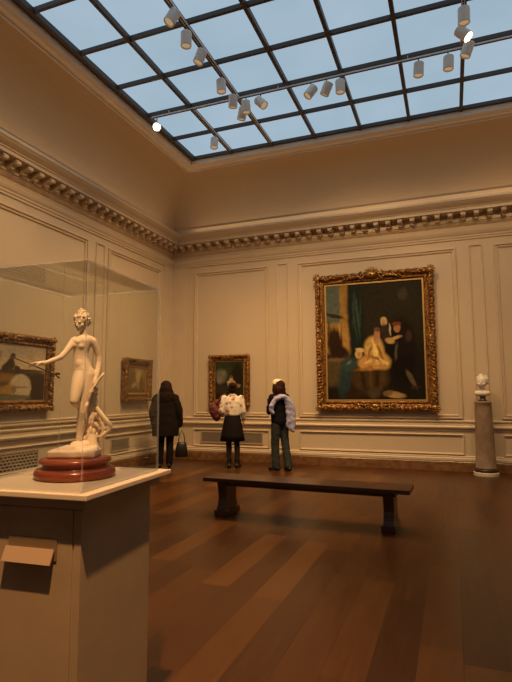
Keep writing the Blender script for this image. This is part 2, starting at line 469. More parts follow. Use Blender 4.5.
# moulded frame around the laylight
bm = sweep([(0.84, 6.42), (0.855, 6.385), (0.875, 6.38), (0.88, 6.41), (0.92, 6.425), (0.96, 6.43), (0.985, 6.455), (1.02, 6.47), (1.025, 6.50), (1.03, 6.52), (1.03, 6.66), (0.84, 6.66)])
struct(obj('trim_6', bm, M_skyframe))

# laylight
win = bpy.data.objects.new('window_1', None); link(win); struct(win)
win.location = ((SX0+SX1)/2, (SY0+SY1)/2, Zs)
hx, hy = (SX1-SX0)/2, (SY1-SY0)/2
obj('glass_pane', boxbm(-hx-0.03, hx+0.03, -hy-0.03, hy+0.03, 0.03, 0.045), M_sky, win)
for i in range(NX+1):
    x = -hx+i*PX
    e_ = 0.02 if i in (0, NX) else 0.0
    obj('glazing_bar', boxbm(x-0.028-e_, x+0.028+e_, -hy-0.02, hy+0.02, -0.05, 0.03), M_bar, win)
for j in range(NY+1):
    y = hy-j*PY
    e_ = 0.02 if j in (0, NY) else 0.0
    obj('glazing_bar', boxbm(-hx-0.02, hx+0.02, y-0.024-e_, y+0.024+e_, -0.035, 0.029), M_bar, win)

# ---- wall panelling
def frame_sweep(bm, wall, u0, u1, z0, z1, prof):
    """mitred rectangular moulding; prof = (inset from the outer edge, height off the wall)"""
    loops = []
    for ins, d in prof:
        pts = [(u0+ins, z0+ins), (u1-ins, z0+ins), (u1-ins, z1-ins), (u0+ins, z1-ins)]
        loops.append([bm.verts.new((u, YB-d, z) if wall == 'back' else (XL+d, u, z)) for u, z in pts])
    for a, b in zip(loops, loops[1:]):
        for i in range(4):
            bm.faces.new((a[i], a[(i+1) % 4], b[(i+1) % 4], b[i]))
MOULD = [(0, -0.002), (0.0, 0.026), (0.012, 0.042), (0.030, 0.042), (0.036, 0.016), (0.058, 0.014), (0.062, 0.030), (0.078, 0.026), (0.086, 0.004), (0.088, -0.002)]
MOULD_S = [(0, -0.002), (0.0, 0.024), (0.010, 0.034), (0.022, 0.030), (0.028, 0.010), (0.038, 0.008), (0.042, -0.002)]
back_fields = [(-5.57, -3.72), (-3.045, 0.185), (0.85, 2.70)]
back_narrow = [(-3.53, -3.28), (0.41, 0.66)]
left_fields = [(2.60, 7.50), (8.10, 10.03)]
left_narrow = [(7.73, 8.00)]
bm = bmesh.new()
for u0, u1 in back_fields:
    frame_sweep(bm, 'back', u0, u1, 0.975, 4.315, MOULD); frame_sweep(bm, 'back', u0, u1, 0.30, 0.69, MOULD_S)
for u0, u1 in back_narrow:
    frame_sweep(bm, 'back', u0, u1, 0.975, 4.34, MOULD_S); frame_sweep(bm, 'back', u0, u1, 0.30, 0.69, MOULD_S)
struct(obj('trim_7', bm, M_trim))
bm = bmesh.new()
for u0, u1 in left_fields:
    frame_sweep(bm, 'left', u0, u1, 0.99, 4.315, MOULD); frame_sweep(bm, 'left', u0, u1, 0.30, 0.69, MOULD_S)
for u0, u1 in left_narrow:
    frame_sweep(bm, 'left', u0, u1, 0.99, 4.33, MOULD_S); frame_sweep(bm, 'left', u0, u1, 0.30, 0.69, MOULD_S)
struct(obj('trim_8', bm, M_trim))
# corner pilasters
bm = bmesh.new()
box(bm, XL, XL+0.385, YB-0.022, YB, 0.955, 4.455)
box(bm, XL, XL+0.022, YB-0.40, YB, 0.955, 4.455)
struct(obj('trim_9', bm, M_trim))

# ---- vents
def vent(wall, u0, u1, z0, z1, label, kind):
    um = (u0+u1)/2
    if wall == 'back': t = thing('wall_vent', label, 'vent', (um, YB, z0))
    else: t = thing('wall_vent', label, 'vent', (XL, um, z0), R(90))
    w = (u1-u0)/2; h = z1-z0     # local: x along wall, -y into the room
    bm = bmesh.new()
    for a in ((-w, w, 0, 0.025), (-w, w, h-0.025, h), (-w, -w+0.025, 0.025, h-0.025), (w-0.025, w, 0.025, h-0.025)):
        box(bm, a[0], a[1], -0.024, -0.001, a[2], a[3])
    obj('frame', bm, M_grille, t)
    obj('cavity', boxbm(-w+0.02, w-0.02, -0.006, -0.001, 0.02, h-0.02), M_ventdark if kind == 'lattice' else M_vent2, t)
    bm = bmesh.new()
    if kind == 'lattice':
        nr = 7
        for i in range(nr):
            z = 0.025+(i+0.5)*(h-0.05)/nr
            box(bm, -w+0.02, w-0.02, -0.018, -0.007, z-0.009, z+0.009)
        nc = int(2*w/0.075)
        for i in range(nc):
            for r_ in range(nr+1):
                x = -w+0.03+(i+(0.5 if r_ % 2 else 0.0))*(2*w-0.06)/nc
                z = 0.025+r_*(h-0.05)/nr
                box(bm, x-0.008, x+0.008, -0.016, -0.006, z-0.024, z+0.024)
    else:
        nr = 11
        for i in range(nr):
            z = 0.025+(i+0.5)*(h-0.05)/nr
            box(bm, -w+0.02, w-0.02, -0.016, -0.006, z-0.006, z+0.006)
    obj('grille', bm, M_grille if kind == 'lattice' else M_vent2, t)
    return t
vent('back', -5.38, -3.87, 0.375, 0.635, 'long grey louvred vent low on the back wall behind the two visitors', 'louvre')
vent('left', 4.60, 6.48, 0.235, 0.615, 'wide lattice vent low on the left wall behind the glass case', 'lattice')
vent('left', 8.32, 8.93, 0.36, 0.615, 'small grey vent low on the left wall near the black-coated visitor', 'louvre')

# ------------------------------------------------------------------ gilt frames and paintings
def relief_frame(w, h, fw, dep, amp, lam, seed, seg=0.016):
    """carved frame: mitred sweep of a moulded profile with leafy relief. local x right, z up, -y towards the room; centred"""
    bm = bmesh.new()
    P = [(0.0, 0.00), (0.0, 0.55), (0.06, 0.80), (0.16, 0.98), (0.28, 1.0), (0.40, 0.86), (0.50, 0.66), (0.60, 0.52), (0.70, 0.50), (0.78, 0.62), (0.86, 0.66), (0.93, 0.50), (1.0, 0.30), (1.0, 0.05)]
    rails = [((-1, -1), (1, -1)), ((1, -1), (1, 1)), ((1, 1), (-1, 1)), ((-1, 1), (-1, -1))]
    for si, (c0, c1) in enumerate(rails):
        length = (w if si % 2 == 0 else h)
        n = max(8, int(length/seg))
        grid = []
        for i in range(n+1):
            f = i/n; row = []
            for k, (t, d) in enumerate(P):
                hw, hh = w/2-t*fw, h/2-t*fw
                x = (c0[0]*(1-f)+c1[0]*f)*hw; z = (c0[1]*(1-f)+c1[1]*f)*hh
                ang = 2*PI*(f*round(length/lam))
                rel = 0.0; outw = 0.0
                if 0.02 < t < 0.55:
                    rel = amp*(math.sin(ang+5*t)*math.cos(9*t) + 0.7*math.sin(2.3*ang-8*t+seed) + 0.5*noise.noise((x*28, z*28, seed+t)))
                elif t > 0.74 and t < 0.95:
                    rel = amp*0.45*math.sin(ang*3.0)
                if t < 0.2 and 0 < i < n:
                    outw = amp*(0.35+0.65*math.sin(ang*0.5+seed)**2)*(1 if 0.02 < f < 0.98 else 0)
                nx, nz = ((0, -1), (1, 0), (0, 1), (-1, 0))[si]
                row.append(bm.verts.new((x+nx*outw, -(d*dep+rel if d > 0.1 else d*dep), z+nz*outw)))
            grid.append(row)
        for a, b in zip(grid, grid[1:]):
            for k in range(len(P)-1):
                bm.faces.new((a[k], a[k+1], b[k+1], b[k]))
    bmesh.ops.remove_doubles(bm, verts=bm.verts[:], dist=0.0008)
    return bm

def spiral(bm, c, r0, turns, hand_, rr, y, start=0.0, n=22):
    pts = []; rad = []
    for i in range(n+1):
        f = i/n; a = start+hand_*turns*2*PI*f; r = r0*(1-0.82*f)
        pts.append((c[0]+r*math.cos(a), y-0.02*f, c[1]+r*math.sin(a))); rad.append(rr*(1-0.45*f))
    tube(bm, pts, rad, 8)

def crest(bm, cx, cz, s, y, flip=1):
    """shell cartouche with scrolls and leaves"""
    ell(bm, (cx, y, cz), (0.30*s, 0.12*s, 0.17*s), sub=2)
    for k in range(-3, 4):
        a = R(90*flip+k*22)
        c = (cx+0.24*s*math.cos(a), y-0.03*s, cz+0.22*s*math.sin(a))
        ell(bm, c, (0.05*s, 0.06*s, 0.13*s), rot=(0, 90-math.degrees(a), 0), sub=2)
    for sd in (-1, 1):
        spiral(bm, (cx+sd*0.42*s, cz-0.02*s*flip), 0.17*s, 1.4, -sd*flip, 0.05*s, y-0.02*s, start=PI/2*flip)
        for k in range(4):
            x = cx+sd*(0.62+0.2*k)*s
            ell(bm, (x, y, cz-(0.05+0.03*k)*s*flip), (0.15*s, 0.07*s, (0.075-0.01*k)*s), rot=(0, sd*flip*(18+6*k), 0), sub=2)
        spiral(bm, (cx+sd*0.98*s, cz-0.02*s*flip), 0.10*s, 1.2, sd*flip, 0.035*s, y-0.01*s)

def corner_orn(bm, x, z, sx, sz, s, y):
    ell(bm, (x-sx*0.10*s, y, z-sz*0.10*s), (0.16*s, 0.10*s, 0.16*s), sub=2)
    for k in range(5):
        a = math.atan2(sz, sx)+R((k-2)*32)
        ell(bm, (x-sx*0.10*s+0.16*s*math.cos(a), y-0.03*s, z-sz*0.10*s+0.16*s*math.sin(a)), (0.045*s, 0.05*s, 0.11*s), rot=(0, 90-math.degrees(a), 0), sub=2)
    for (dx, dz) in ((-sx, 0), (0, -sz)):
        for k in range(1, 5):
            ell(bm, (x-sx*0.12*s+dx*(0.10+0.17*k)*s, y+0.004*k, z-sz*0.12*s+dz*(0.10+0.17*k)*s),
                ((0.13 if dx else 0.075)*s, 0.075*s, (0.13 if dz else 0.075)*s), rot=(0, 25*sx*sz*(1 if k % 2 else -1), 0), sub=2)
        spiral(bm, (x-sx*0.12*s+dx*0.42*s, z-sz*0.12*s+dz*0.42*s), 0.12*s, 1.3, sx*sz*(1 if dx else -1), 0.04*s, y-0.03*s)

def canvas(parent, w, h, y, m):
    bm = bmesh.new()
    box(bm, -w/2, w/2, y, y+0.02, -h/2, h/2)
    o = obj('canvas', bm, m, parent)
    uvl = o.data.uv_layers.new(name='UVMap')
    for l in o.data.loops:
        c = o.data.vertices[l.vertex_index].co
        uvl.data[l.index].uv = ((c.x+w/2)/w, (c.z+h/2)/h)
    return o

def painting(label, loc, rotz, w, h, fw, dep, m, amp, lam, ornaments, tilt, seed, mtop=None):
    t = thing('framed_painting', label, 'painting', loc, rotz)
    t.rotation_euler = (R(tilt), 0, rotz)
    obj('frame', relief_frame(w, h, fw, dep, amp, lam, seed), M_gold, t, smooth=True)
    bm = bmesh.new(); iw, ih = w-2*fw, h-2*fw
    s = 0.028
    for a in ((-iw/2-0.004, iw/2+0.004, -ih/2-0.004, -ih/2+s), (-iw/2-0.004, iw/2+0.004, ih/2-s, ih/2+0.004), (-iw/2-0.004, -iw/2+s, -ih/2+s, ih/2-s), (iw/2-s, iw/2+0.004, -ih/2+s, ih/2-s)):
        box(bm, a[0], a[1], -dep*0.34, -0.012, a[2], a[3])
    obj('inner_slip', bm, M_goldslip, t)
    obj('backing_board', boxbm(-w/2+0.03, w/2-0.03, -0.010, 0.0, -h/2+0.03, h/2-0.03), M_bench, t)
    canvas(t, iw-0.02, ih-0.02, -0.036, m)
    y = -dep*0.9
    for kind, args in ornaments:
        b2 = bmesh.new()
        if kind == 'crest': crest(b2, *args[:3], y, args[3])
        elif kind == 'side':
            crest(b2, 0, 0, args[2], y, 1)
            b2.transform(Matrix.Translation((args[0], 0, args[1])) @ Matrix.Rotation(R(args[3]), 4, 'Y'))
        else: corner_orn(b2, *args, y)
        obj('carved_ornament', b2, M_gold2, t, smooth=True)
    return t

# big canvas: dark room, window at left, seated woman in yellow with figures behind her
D1 = (0.020, 0.015, 0.008)
big = painting_mat('large interior scene', (0.014, 0.011, 0.0055), [
    (0.62, 0.75, 0.45, 0.35, 0, (0.026, 0.021, 0.010), 0.5),
    (0.10, 0.80, 0.13, 0.22, 0, (0.10, 0.125, 0.10), 0.12, 'box'),
    (0.20, 0.68, 0.045, 0.34, 0, (0.34, 0.19, 0.045), 0.25, 'box'),
    (0.12, 0.53, 0.13, 0.13, 0, (0.40, 0.23, 0.065), 0.2, 'box'), (0.05, 0.54, 0.008, 0.12, 0, (0.16, 0.08, 0.025), 0.5), (0.125, 0.53, 0.007, 0.12, 2, (0.18, 0.095, 0.03), 0.5), (0.165, 0.53, 0.008, 0.12, -2, (0.20, 0.10, 0.03), 0.5), (0.145, 0.55, 0.006, 0.10, 0, (0.55, 0.34, 0.11), 0.5),
    (0.08, 0.73, 0.12, 0.015, -14, (0.035, 0.025, 0.015), 0.4),
    (0.03, 0.55, 0.012, 0.14, 0, (0.10, 0.055, 0.02), 0.4), (0.09, 0.52, 0.010, 0.12, 0, (0.14, 0.08, 0.025), 0.4),
    (0.32, 0.70, 0.085, 0.35, 4, (0.010, 0.018, 0.014), 0.3),
    (0.34, 0.72, 0.012, 0.17, 6, (0.05, 0.085, 0.068), 0.5), (0.365, 0.70, 0.010, 0.15, -4, (0.03, 0.052, 0.042), 0.5), (0.31, 0.66, 0.010, 0.16, 8, (0.035, 0.06, 0.048), 0.5), (0.30, 0.78, 0.012, 0.15, -3, (0.035, 0.055, 0.042), 0.5),
    (0.10, 0.47, 0.075, 0.15, 8, (0.030, 0.014, 0.006), 0.25), (0.15, 0.40, 0.10, 0.07, -25, (0.026, 0.012, 0.006), 0.3),
    (0.10, 0.24, 0.12, 0.12, 0, (0.085, 0.060, 0.026), 0.25, 'box'), (0.12, 0.345, 0.13, 0.016, 2, (0.16, 0.10, 0.04), 0.3),
    (0.20, 0.20, 0.07, 0.18, -12, (0.022, 0.045, 0.046), 0.35), (0.27, 0.30, 0.12, 0.05, 14, (0.035, 0.065, 0.062), 0.4), (0.24, 0.32, 0.03, 0.012, 30, (0.12, 0.17, 0.14), 0.5),
    (0.76, 0.40, 0.15, 0.28, 0, (0.009, 0.006, 0.005), 0.3), (0.80, 0.50, 0.10, 0.15, 0, (0.013, 0.008, 0.006), 0.3),
    (0.45, 0.19, 0.19, 0.14, 0, (0.062, 0.036, 0.012), 0.2), (0.38, 0.18, 0.022, 0.12, 14, (0.030, 0.017, 0.007), 0.5), (0.46, 0.16, 0.018, 0.12, 2, (0.090, 0.052, 0.017), 0.5), (0.52, 0.17, 0.022, 0.12, -8, (0.032, 0.018, 0.007), 0.5), (0.58, 0.20, 0.018, 0.10, -14, (0.080, 0.045, 0.015), 0.5),
    (0.50, 0.42, 0.10, 0.12, 8, (0.62, 0.40, 0.11), 0.2), (0.54, 0.33, 0.12, 0.075, -12, (0.60, 0.38, 0.10), 0.25), (0.42, 0.33, 0.09, 0.05, 18, (0.56, 0.32, 0.09), 0.3),
    (0.51, 0.41, 0.022, 0.10, 12, (0.92, 0.66, 0.24), 0.5), (0.565, 0.39, 0.014, 0.08, 25, (0.30, 0.16, 0.04), 0.5), (0.455, 0.40, 0.012, 0.07, -22, (0.30, 0.16, 0.04), 0.5), (0.535, 0.345, 0.09, 0.010, -16, (0.30, 0.16, 0.04), 0.5), (0.60, 0.32, 0.05, 0.014, -30, (0.85, 0.58, 0.20), 0.5), (0.44, 0.325, 0.05, 0.014, 20, (0.80, 0.50, 0.17), 0.5), (0.46, 0.27, 0.13, 0.020, 6, (0.40, 0.19, 0.05), 0.5), (0.40, 0.285, 0.035, 0.014, 10, (0.62, 0.33, 0.10), 0.5), (0.52, 0.275, 0.04, 0.012, -8, (0.60, 0.34, 0.10), 0.5), (0.42, 0.365, 0.022, 0.012, -25, (0.55, 0.24, 0.10), 0.5),
    (0.34, 0.39, 0.036, 0.038, 0, (0.66, 0.44, 0.15), 0.25), (0.355, 0.425, 0.045, 0.016, -10, (0.62, 0.47, 0.22), 0.3), (0.345, 0.385, 0.016, 0.022, 0, (0.50, 0.26, 0.11), 0.35),
    (0.535, 0.555, 0.030, 0.042, 0, (0.50, 0.24, 0.11), 0.25), (0.535, 0.595, 0.030, 0.020, 0, (0.16, 0.08, 0.04), 0.35), (0.53, 0.50, 0.030, 0.03, 0, (0.52, 0.27, 0.12), 0.3),
    (0.605, 0.66, 0.034, 0.038, 0, (0.62, 0.44, 0.18), 0.25), (0.605, 0.643, 0.018, 0.022, 0, (0.48, 0.25, 0.11), 0.35), (0.62, 0.57, 0.045, 0.065, 10, (0.040, 0.026, 0.018), 0.3), (0.665, 0.59, 0.010, 0.05, 8, (0.50, 0.40, 0.22), 0.4),
    (0.735, 0.60, 0.032, 0.036, 0, (0.45, 0.22, 0.09), 0.25), (0.73, 0.635, 0.045, 0.018, 0, (0.20, 0.05, 0.025), 0.35), (0.715, 0.515, 0.06, 0.016, 12, (0.55, 0.34, 0.13), 0.35), (0.66, 0.495, 0.045, 0.028, -12, (0.50, 0.33, 0.12), 0.3),
    (0.845, 0.53, 0.032, 0.045, 0, (0.055, 0.030, 0.018), 0.35), (0.72, 0.40, 0.014, 0.075, -8, (0.085, 0.075, 0.048), 0.4),
    (0.86, 0.17, 0.022, 0.09, 32, (0.12, 0.090, 0.045), 0.35), (0.90, 0.105, 0.045, 0.012, 10, (0.045, 0.028, 0.016), 0.4),
    (0.69, 0.045, 0.10, 0.026, -6, (0.42, 0.28, 0.11), 0.3), (0.63, 0.06, 0.05, 0.022, 15, (0.19, 0.12, 0.05), 0.4), (0.30, 0.05, 0.11, 0.035, 0, (0.030, 0.016, 0.009), 0.4), (0.49, 0.06, 0.06, 0.05, 0, (0.070, 0.050, 0.032), 0.4),
    (0.80, 0.88, 0.045, 0.05, 0, (0.060, 0.050, 0.028), 0.5),
], distort=0.03, nscale=16)
W, H_ = 2.36, 2.80
painting('huge painting of a woman in yellow in an ornate crested gold frame', (-1.44, YB-0.045, 2.535), 0, W, H_, 0.185, 0.13, big, 0.020, 0.16,
         [('crest', (0, H_/2-0.05, 0.46, 1)), ('crest', (0, -H_/2+0.08, 0.32, -1)),
          ('corner', (-W/2+0.01, H_/2-0.01, -1, 1, 0.42)), ('corner', (W/2-0.01, H_/2-0.01, 1, 1, 0.42)), ('corner', (-W/2+0.01, -H_/2+0.01, -1, -1, 0.34)), ('corner', (W/2-0.01, -H_/2+0.01, 1, -1, 0.42)),
          ('side', (-W/2+0.08, 0, 0.24, -90)), ('side', (W/2-0.08, 0, 0.24, 90))], 0.9, 1.7)

small = painting_mat('small garden portrait', (0.026, 0.028, 0.014), [
    (0.5, 0.85, 0.6, 0.2, 0, (0.040, 0.046, 0.022), 0.5),
    (0.22, 0.62, 0.20, 0.17, 0, (0.15, 0.155, 0.11), 0.5), (0.15, 0.50, 0.10, 0.09, 0, (0.21, 0.19, 0.13), 0.5), (0.30, 0.70, 0.07, 0.06, 20, (0.19, 0.19, 0.13), 0.6),
    (0.45, 0.90, 0.25, 0.08, 0, (0.030, 0.042, 0.018), 0.5), (0.80, 0.60, 0.22, 0.40, 0, (0.018, 0.018, 0.009), 0.5),
    (0.58, 0.36, 0.12, 0.17, 5, (0.42, 0.29, 0.17), 0.3), (0.57, 0.54, 0.055, 0.065, 0, (0.58, 0.36, 0.20), 0.25), (0.57, 0.60, 0.065, 0.035, 0, (0.12, 0.07, 0.035), 0.35),
    (0.50, 0.46, 0.08, 0.035, 22, (0.56, 0.36, 0.21), 0.3), (0.66, 0.45, 0.06, 0.03, -25, (0.55, 0.34, 0.20), 0.3),
    (0.72, 0.38, 0.07, 0.055, 0, (0.36, 0.07, 0.04), 0.35), (0.85, 0.35, 0.06, 0.04, 0, (0.30, 0.20, 0.11), 0.4), (0.60, 0.24, 0.09, 0.11, 0, (0.30, 0.19, 0.11), 0.35),
    (0.20, 0.25, 0.22, 0.12, 0, (0.045, 0.032, 0.020), 0.5), (0.5, 0.06, 0.6, 0.10, 0, (0.028, 0.018, 0.010), 0.4), (0.35, 0.12, 0.06, 0.03, 0, (0.20, 0.13, 0.08), 0.5),
], distort=0.07, nscale=8)
W, H_ = 0.97, 1.13
painting('small dark garden portrait in gold frame behind the visitor in a white shirt', (-4.655, YB-0.03, 1.775), 0, W, H_, 0.135, 0.085, small, 0.011, 0.11,
         [('corner', (-W/2+0.01, H_/2-0.01, -1, 1, 0.2)), ('corner', (W/2-0.01, H_/2-0.01, 1, 1, 0.2)), ('corner', (-W/2+0.01, -H_/2+0.01, -1, -1, 0.2)), ('corner', (W/2-0.01, -H_/2+0.01, 1, -1, 0.2)), ('crest', (0, H_/2-0.06, 0.12, 1))], 0.8, 4.1)

land = painting_mat('landscape with an arch', (0.050, 0.034, 0.016), [
    (0.55, 0.80, 0.60, 0.34, 0, (0.52, 0.40, 0.25), 0.3), (0.80, 0.62, 0.32, 0.16, 0, (0.62, 0.46, 0.28), 0.5), (0.60, 0.90, 0.3, 0.10, 8, (0.42, 0.35, 0.25), 0.6), (0.78, 0.80, 0.06, 0.05, 0, (0.50, 0.34, 0.19), 0.5),
    (0.10, 0.72, 0.20, 0.24, 10, (0.075, 0.055, 0.025), 0.3), (0.28, 0.80, 0.10, 0.12, 0, (0.09, 0.065, 0.030), 0.4),
    (0.62, 0.30, 0.40, 0.22, 0, (0.055, 0.034, 0.015), 0.2, 'box'), (0.62, 0.53, 0.42, 0.035, 3, (0.085, 0.055, 0.028), 0.4), (0.45, 0.47, 0.25, 0.06, 12, (0.070, 0.045, 0.022), 0.4),
    (0.52, 0.66, 0.050, 0.11, 0, (0.060, 0.040, 0.020), 0.25), (0.535, 0.80, 0.034, 0.045, 0, (0.070, 0.042, 0.020), 0.25), (0.46, 0.60, 0.05, 0.09, -18, (0.055, 0.038, 0.019), 0.3), (0.60, 0.58, 0.04, 0.05, 30, (0.06, 0.04, 0.02), 0.3),
    (0.46, 0.22, 0.34, 0.26, 0, (0.26, 0.14, 0.035), 0.15), (0.66, 0.23, 0.155, 0.24, 0, (0.56, 0.45, 0.27), 0.12), (0.42, 0.20, 0.16, 0.12, 0, (0.36, 0.21, 0.05), 0.4),
    (0.50, 0.17, 0.045, 0.075, 0, (0.40, 0.25, 0.05), 0.35), (0.66, 0.24, 0.10, 0.016, 0, (0.26, 0.20, 0.12), 0.5), (0.57, 0.19, 0.03, 0.07, 0, (0.24, 0.16, 0.07), 0.4), (0.40, 0.28, 0.09, 0.05, 20, (0.13, 0.075, 0.025), 0.4),
    (0.40, 0.05, 0.45, 0.055, 0, (0.15, 0.14, 0.09), 0.3), (0.90, 0.20, 0.085, 0.32, 0, (0.045, 0.025, 0.011), 0.25), (0.2, 0.3, 0.12, 0.12, 0, (0.06, 0.04, 0.018), 0.4),
], distort=0.04, nscale=8)
W, H_ = 1.74, 1.15
painting('landscape painting of a bright arch in a dark carved frame behind the statue', (XL+0.03, 5.78, 1.795), R(90), W, H_, 0.155, 0.10, land, 0.015, 0.13,
         [('corner', (-W/2+0.01, H_/2-0.01, -1, 1, 0.24)), ('corner', (W/2-0.01, H_/2-0.01, 1, 1, 0.24)), ('corner', (-W/2+0.01, -H_/2+0.01, -1, -1, 0.24)), ('corner', (W/2-0.01, -H_/2+0.01, 1, -1, 0.24)),
          ('side', (W/2-0.07, 0, 0.17, 90)), ('crest', (0, -H_/2+0.07, 0.18, -1)), ('crest', (0, H_/2-0.07, 0.15, 1))], 0.8, 2.9)

tree = painting_mat('small golden woodland', (0.20, 0.13, 0.045), [
    (0.5, 0.70, 0.40, 0.30, 0, (0.33, 0.235, 0.095), 0.5), (0.35, 0.60, 0.10, 0.30, 8, (0.17, 0.12, 0.045), 0.5), (0.60, 0.62, 0.15, 0.20, 0, (0.42, 0.30, 0.13), 0.5), (0.20, 0.55, 0.12, 0.35, 0, (0.15, 0.11, 0.04), 0.5),
    (0.75, 0.40, 0.07, 0.30, 0, (0.13, 0.085, 0.03), 0.5), (0.35, 0.30, 0.14, 0.09, 20, (0.38, 0.28, 0.14), 0.5), (0.55, 0.25, 0.10, 0.08, 0, (0.30, 0.20, 0.10), 0.5), (0.5, 0.08, 0.6, 0.10, 0, (0.14, 0.085, 0.03), 0.4), (0.45, 0.2, 0.05, 0.10, 0, (0.10, 0.06, 0.025), 0.5),
], distort=0.10, nscale=9)
W, H_ = 0.94, 0.86
painting('little golden woodland picture in gilt frame on left wall near the corner', (XL+0.03, 9.08, 1.765), R(90), W, H_, 0.14, 0.12, tree, 0.012, 0.12,
         [('corner', (-W/2+0.01, H_/2-0.01, -1, 1, 0.2)), ('corner', (W/2-0.01, H_/2-0.01, 1, 1, 0.2)), ('corner', (-W/2+0.01, -H_/2+0.01, -1, -1, 0.2)), ('corner', (W/2-0.01, -H_/2+0.01, 1, -1, 0.2)), ('crest', (0, H_/2-0.06, 0.14, 1)), ('crest', (0, -H_/2+0.06, 0.12, -1))], 0.8, 6.3)

# ------------------------------------------------------------------ bench
t = thing('bench', 'long dark wooden bench standing alone on the plank floor', 'bench', (-1.66, 5.91, 0), R(-1.8))
obj('seat', boxbm(-1.215, 1.215, -0.215, 0.215, 0.405, 0.45, 0.008), M_bench, t)
obj('apron', boxbm(-1.06, 1.06, -0.13, 0.13, 0.355, 0.405, 0.004), M_bench, t)
for x in (-0.985, 0.985):
    bm = bmesh.new()
    prof = [(0.185, 0.09), (0.185, 0.055), (0.14, 0.12), (0.115, 0.2), (0.125, 0.28), (0.17, 0.355), (0.19, 0.405)]
    lo = [(-0.195, 0.0), (-0.195, 0.085), (-0.15, 0.12), (-0.125, 0.20), (-0.135, 0.28), (-0.165, 0.34), (-0.18, 0.40)]
    pts = lo + [(-y, z) for y, z in reversed(lo)]
    a = [bm.verts.new((x-0.055, y, z)) for y, z in pts]; b = [bm.verts.new((x+0.055, y, z)) for y, z in pts]
    for i in range(len(pts)): bm.faces.new((a[i], a[(i+1) % len(pts)], b[(i+1) % len(pts)], b[i]))
    bm.faces.new(a[::-1]); bm.faces.new(b)
    bmesh.ops.bevel(bm, geom=bm.edges[:], offset=0.006, segments=2, affect='EDGES')
    lg = obj('leg', bm, M_bench, t)
    obj('foot', boxbm(x-0.075, x+0.075, -0.21, 0.21, 0.0, 0.075, 0.01), M_bench, lg)

# ------------------------------------------------------------------ column and bust
t = thing('display_column', 'grey-brown round marble column against the back wall at right', 'column', (0.52, 10.24, 0))
bm = bmesh.new(); lathe(bm, [(0.215, 0), (0.215, 0.05), (0.205, 0.06)], 48); obj('plinth', bm, M_plinth, t, label='pale stone foot')
bm = bmesh.new(); lathe(bm, [(0.19, 0.06), (0.20, 0.075), (0.20, 0.10), (0.185, 0.115)], 48); obj('base_ring', bm, M_dark, t, smooth=True, label='dark ring')
bm = bmesh.new(); lathe(bm, [(0.18, 0.115), (0.18, 0.14), (0.172, 0.15), (0.160, 0.6), (0.146, 1.2), (0.139, 1.27), (0.150, 1.285), (0.150, 1.305), (0.135, 1.318)], 48); obj('shaft', bm, M_colm, t, smooth=True)
bm = bmesh.new()
t = thing('marble_bust', 'white marble bust of a bare-headed child on the round column', 'bust', (0.52, 10.24, 1.318), R(-3))
bm = bmesh.new(); lathe(bm, [(0.075, 0), (0.075, 0.02), (0.05, 0.035), (0.045, 0.07), (0.06, 0.095)], 28); obj('socle', bm, M_dark, t, smooth=True, label='dark turned socle')
bm = bmesh.new()
ell(bm, (0, 0, 0.14), (0.13, 0.085, 0.06)); cap(bm, (-0.09, 0, 0.15), 0.045, (0.09, 0, 0.15), 0.045)
cap(bm, (0, 0, 0.17), 0.05, (-0.005, -0.01, 0.25), 0.047)
ell(bm, (0, -0.005, 0.365), (0.098, 0.112, 0.118)); ell(bm, (-0.012, -0.045, 0.30), (0.066, 0.07, 0.06)); ell(bm, (-0.012, -0.085, 0.275), (0.022, 0.022, 0.018))
ell(bm, (-0.02, -0.122, 0.328), (0.013, 0.018, 0.022)); ell(bm, (-0.02, -0.112, 0.295), (0.022, 0.012, 0.007))
for s in (-1, 1):
    ell(bm, (-0.016+s*0.045, -0.088, 0.315), (0.028, 0.026, 0.026)); ell(bm, (s*0.097, 0.0, 0.335), (0.012, 0.024, 0.034)); ell(bm, (-0.014+s*0.036, -0.1, 0.368), (0.026, 0.012, 0.008)); ell(bm, (-0.014+s*0.036, -0.098, 0.348), (0.014, 0.012, 0.009))
fuse('head', bm, M_bust, t, 0.006, 4)
bm = bmesh.new()
for k in range(26):
    a = random.uniform(0, 2*PI); e_ = random.uniform(0.25, 1.5)
    if math.sin(a) < -0.2 and e_ < 0.9: continue
    ell(bm, (0.096*math.cos(a)*math.cos(e_), 0.004+0.108*math.sin(a)*math.cos(e_), 0.368+0.116*math.sin(e_)), (0.03, 0.03, 0.018), sub=2)
ell(bm, (0, 0.015, 0.375), (0.098, 0.108, 0.113))
fuse('hair', bm, M_bust, t, 0.007, 2)

# ------------------------------------------------------------------ pedestal
ZT = 1.12
PR = R(4.5)
PC = (-1.463, 1.702)
ped = thing('display_pedestal', 'tall beige box pedestal carrying the statue and glass case', 'pedestal', (PC[0], PC[1], 0), PR)
obj('cap', boxbm(-0.30, 0.30, -0.306, 0.330, ZT-0.018, ZT, 0.003), M_pedcap, ped)
bm = bmesh.new()
def ringbox(bm, hx_, hy_, z0, z1): box(bm, -hx_, hx_, -hy_, hy_, z0, z1)
ringbox(bm, 0.270, 0.275, ZT-0.052, ZT-0.018); obj('cap_moulding', bm, M_ped, ped)
obj('body', boxbm(-0.248, 0.248, -0.250, 0.232, 0.0, ZT-0.052, 0.002), M_ped, ped)
obj('front_panel', boxbm(-0.214, 0.214, -0.2545, -0.250, 0.06, ZT-0.06, 0.0015), M_ped, ped)
obj('edge_strip', boxbm(0.2205, 0.248, -0.2545, -0.250, 0.0, ZT-0.06, 0.001), M_ped, ped)
ls = obj('label_back', boxbm(-0.045, 0.155, -0.2585, -0.2545, ZT-0.235, ZT-0.160, 0.001), M_acryl, ped)
bm = boxbm(-0.10, 0.10, -0.026, 0.026, -0.003, 0.003, 0.001)
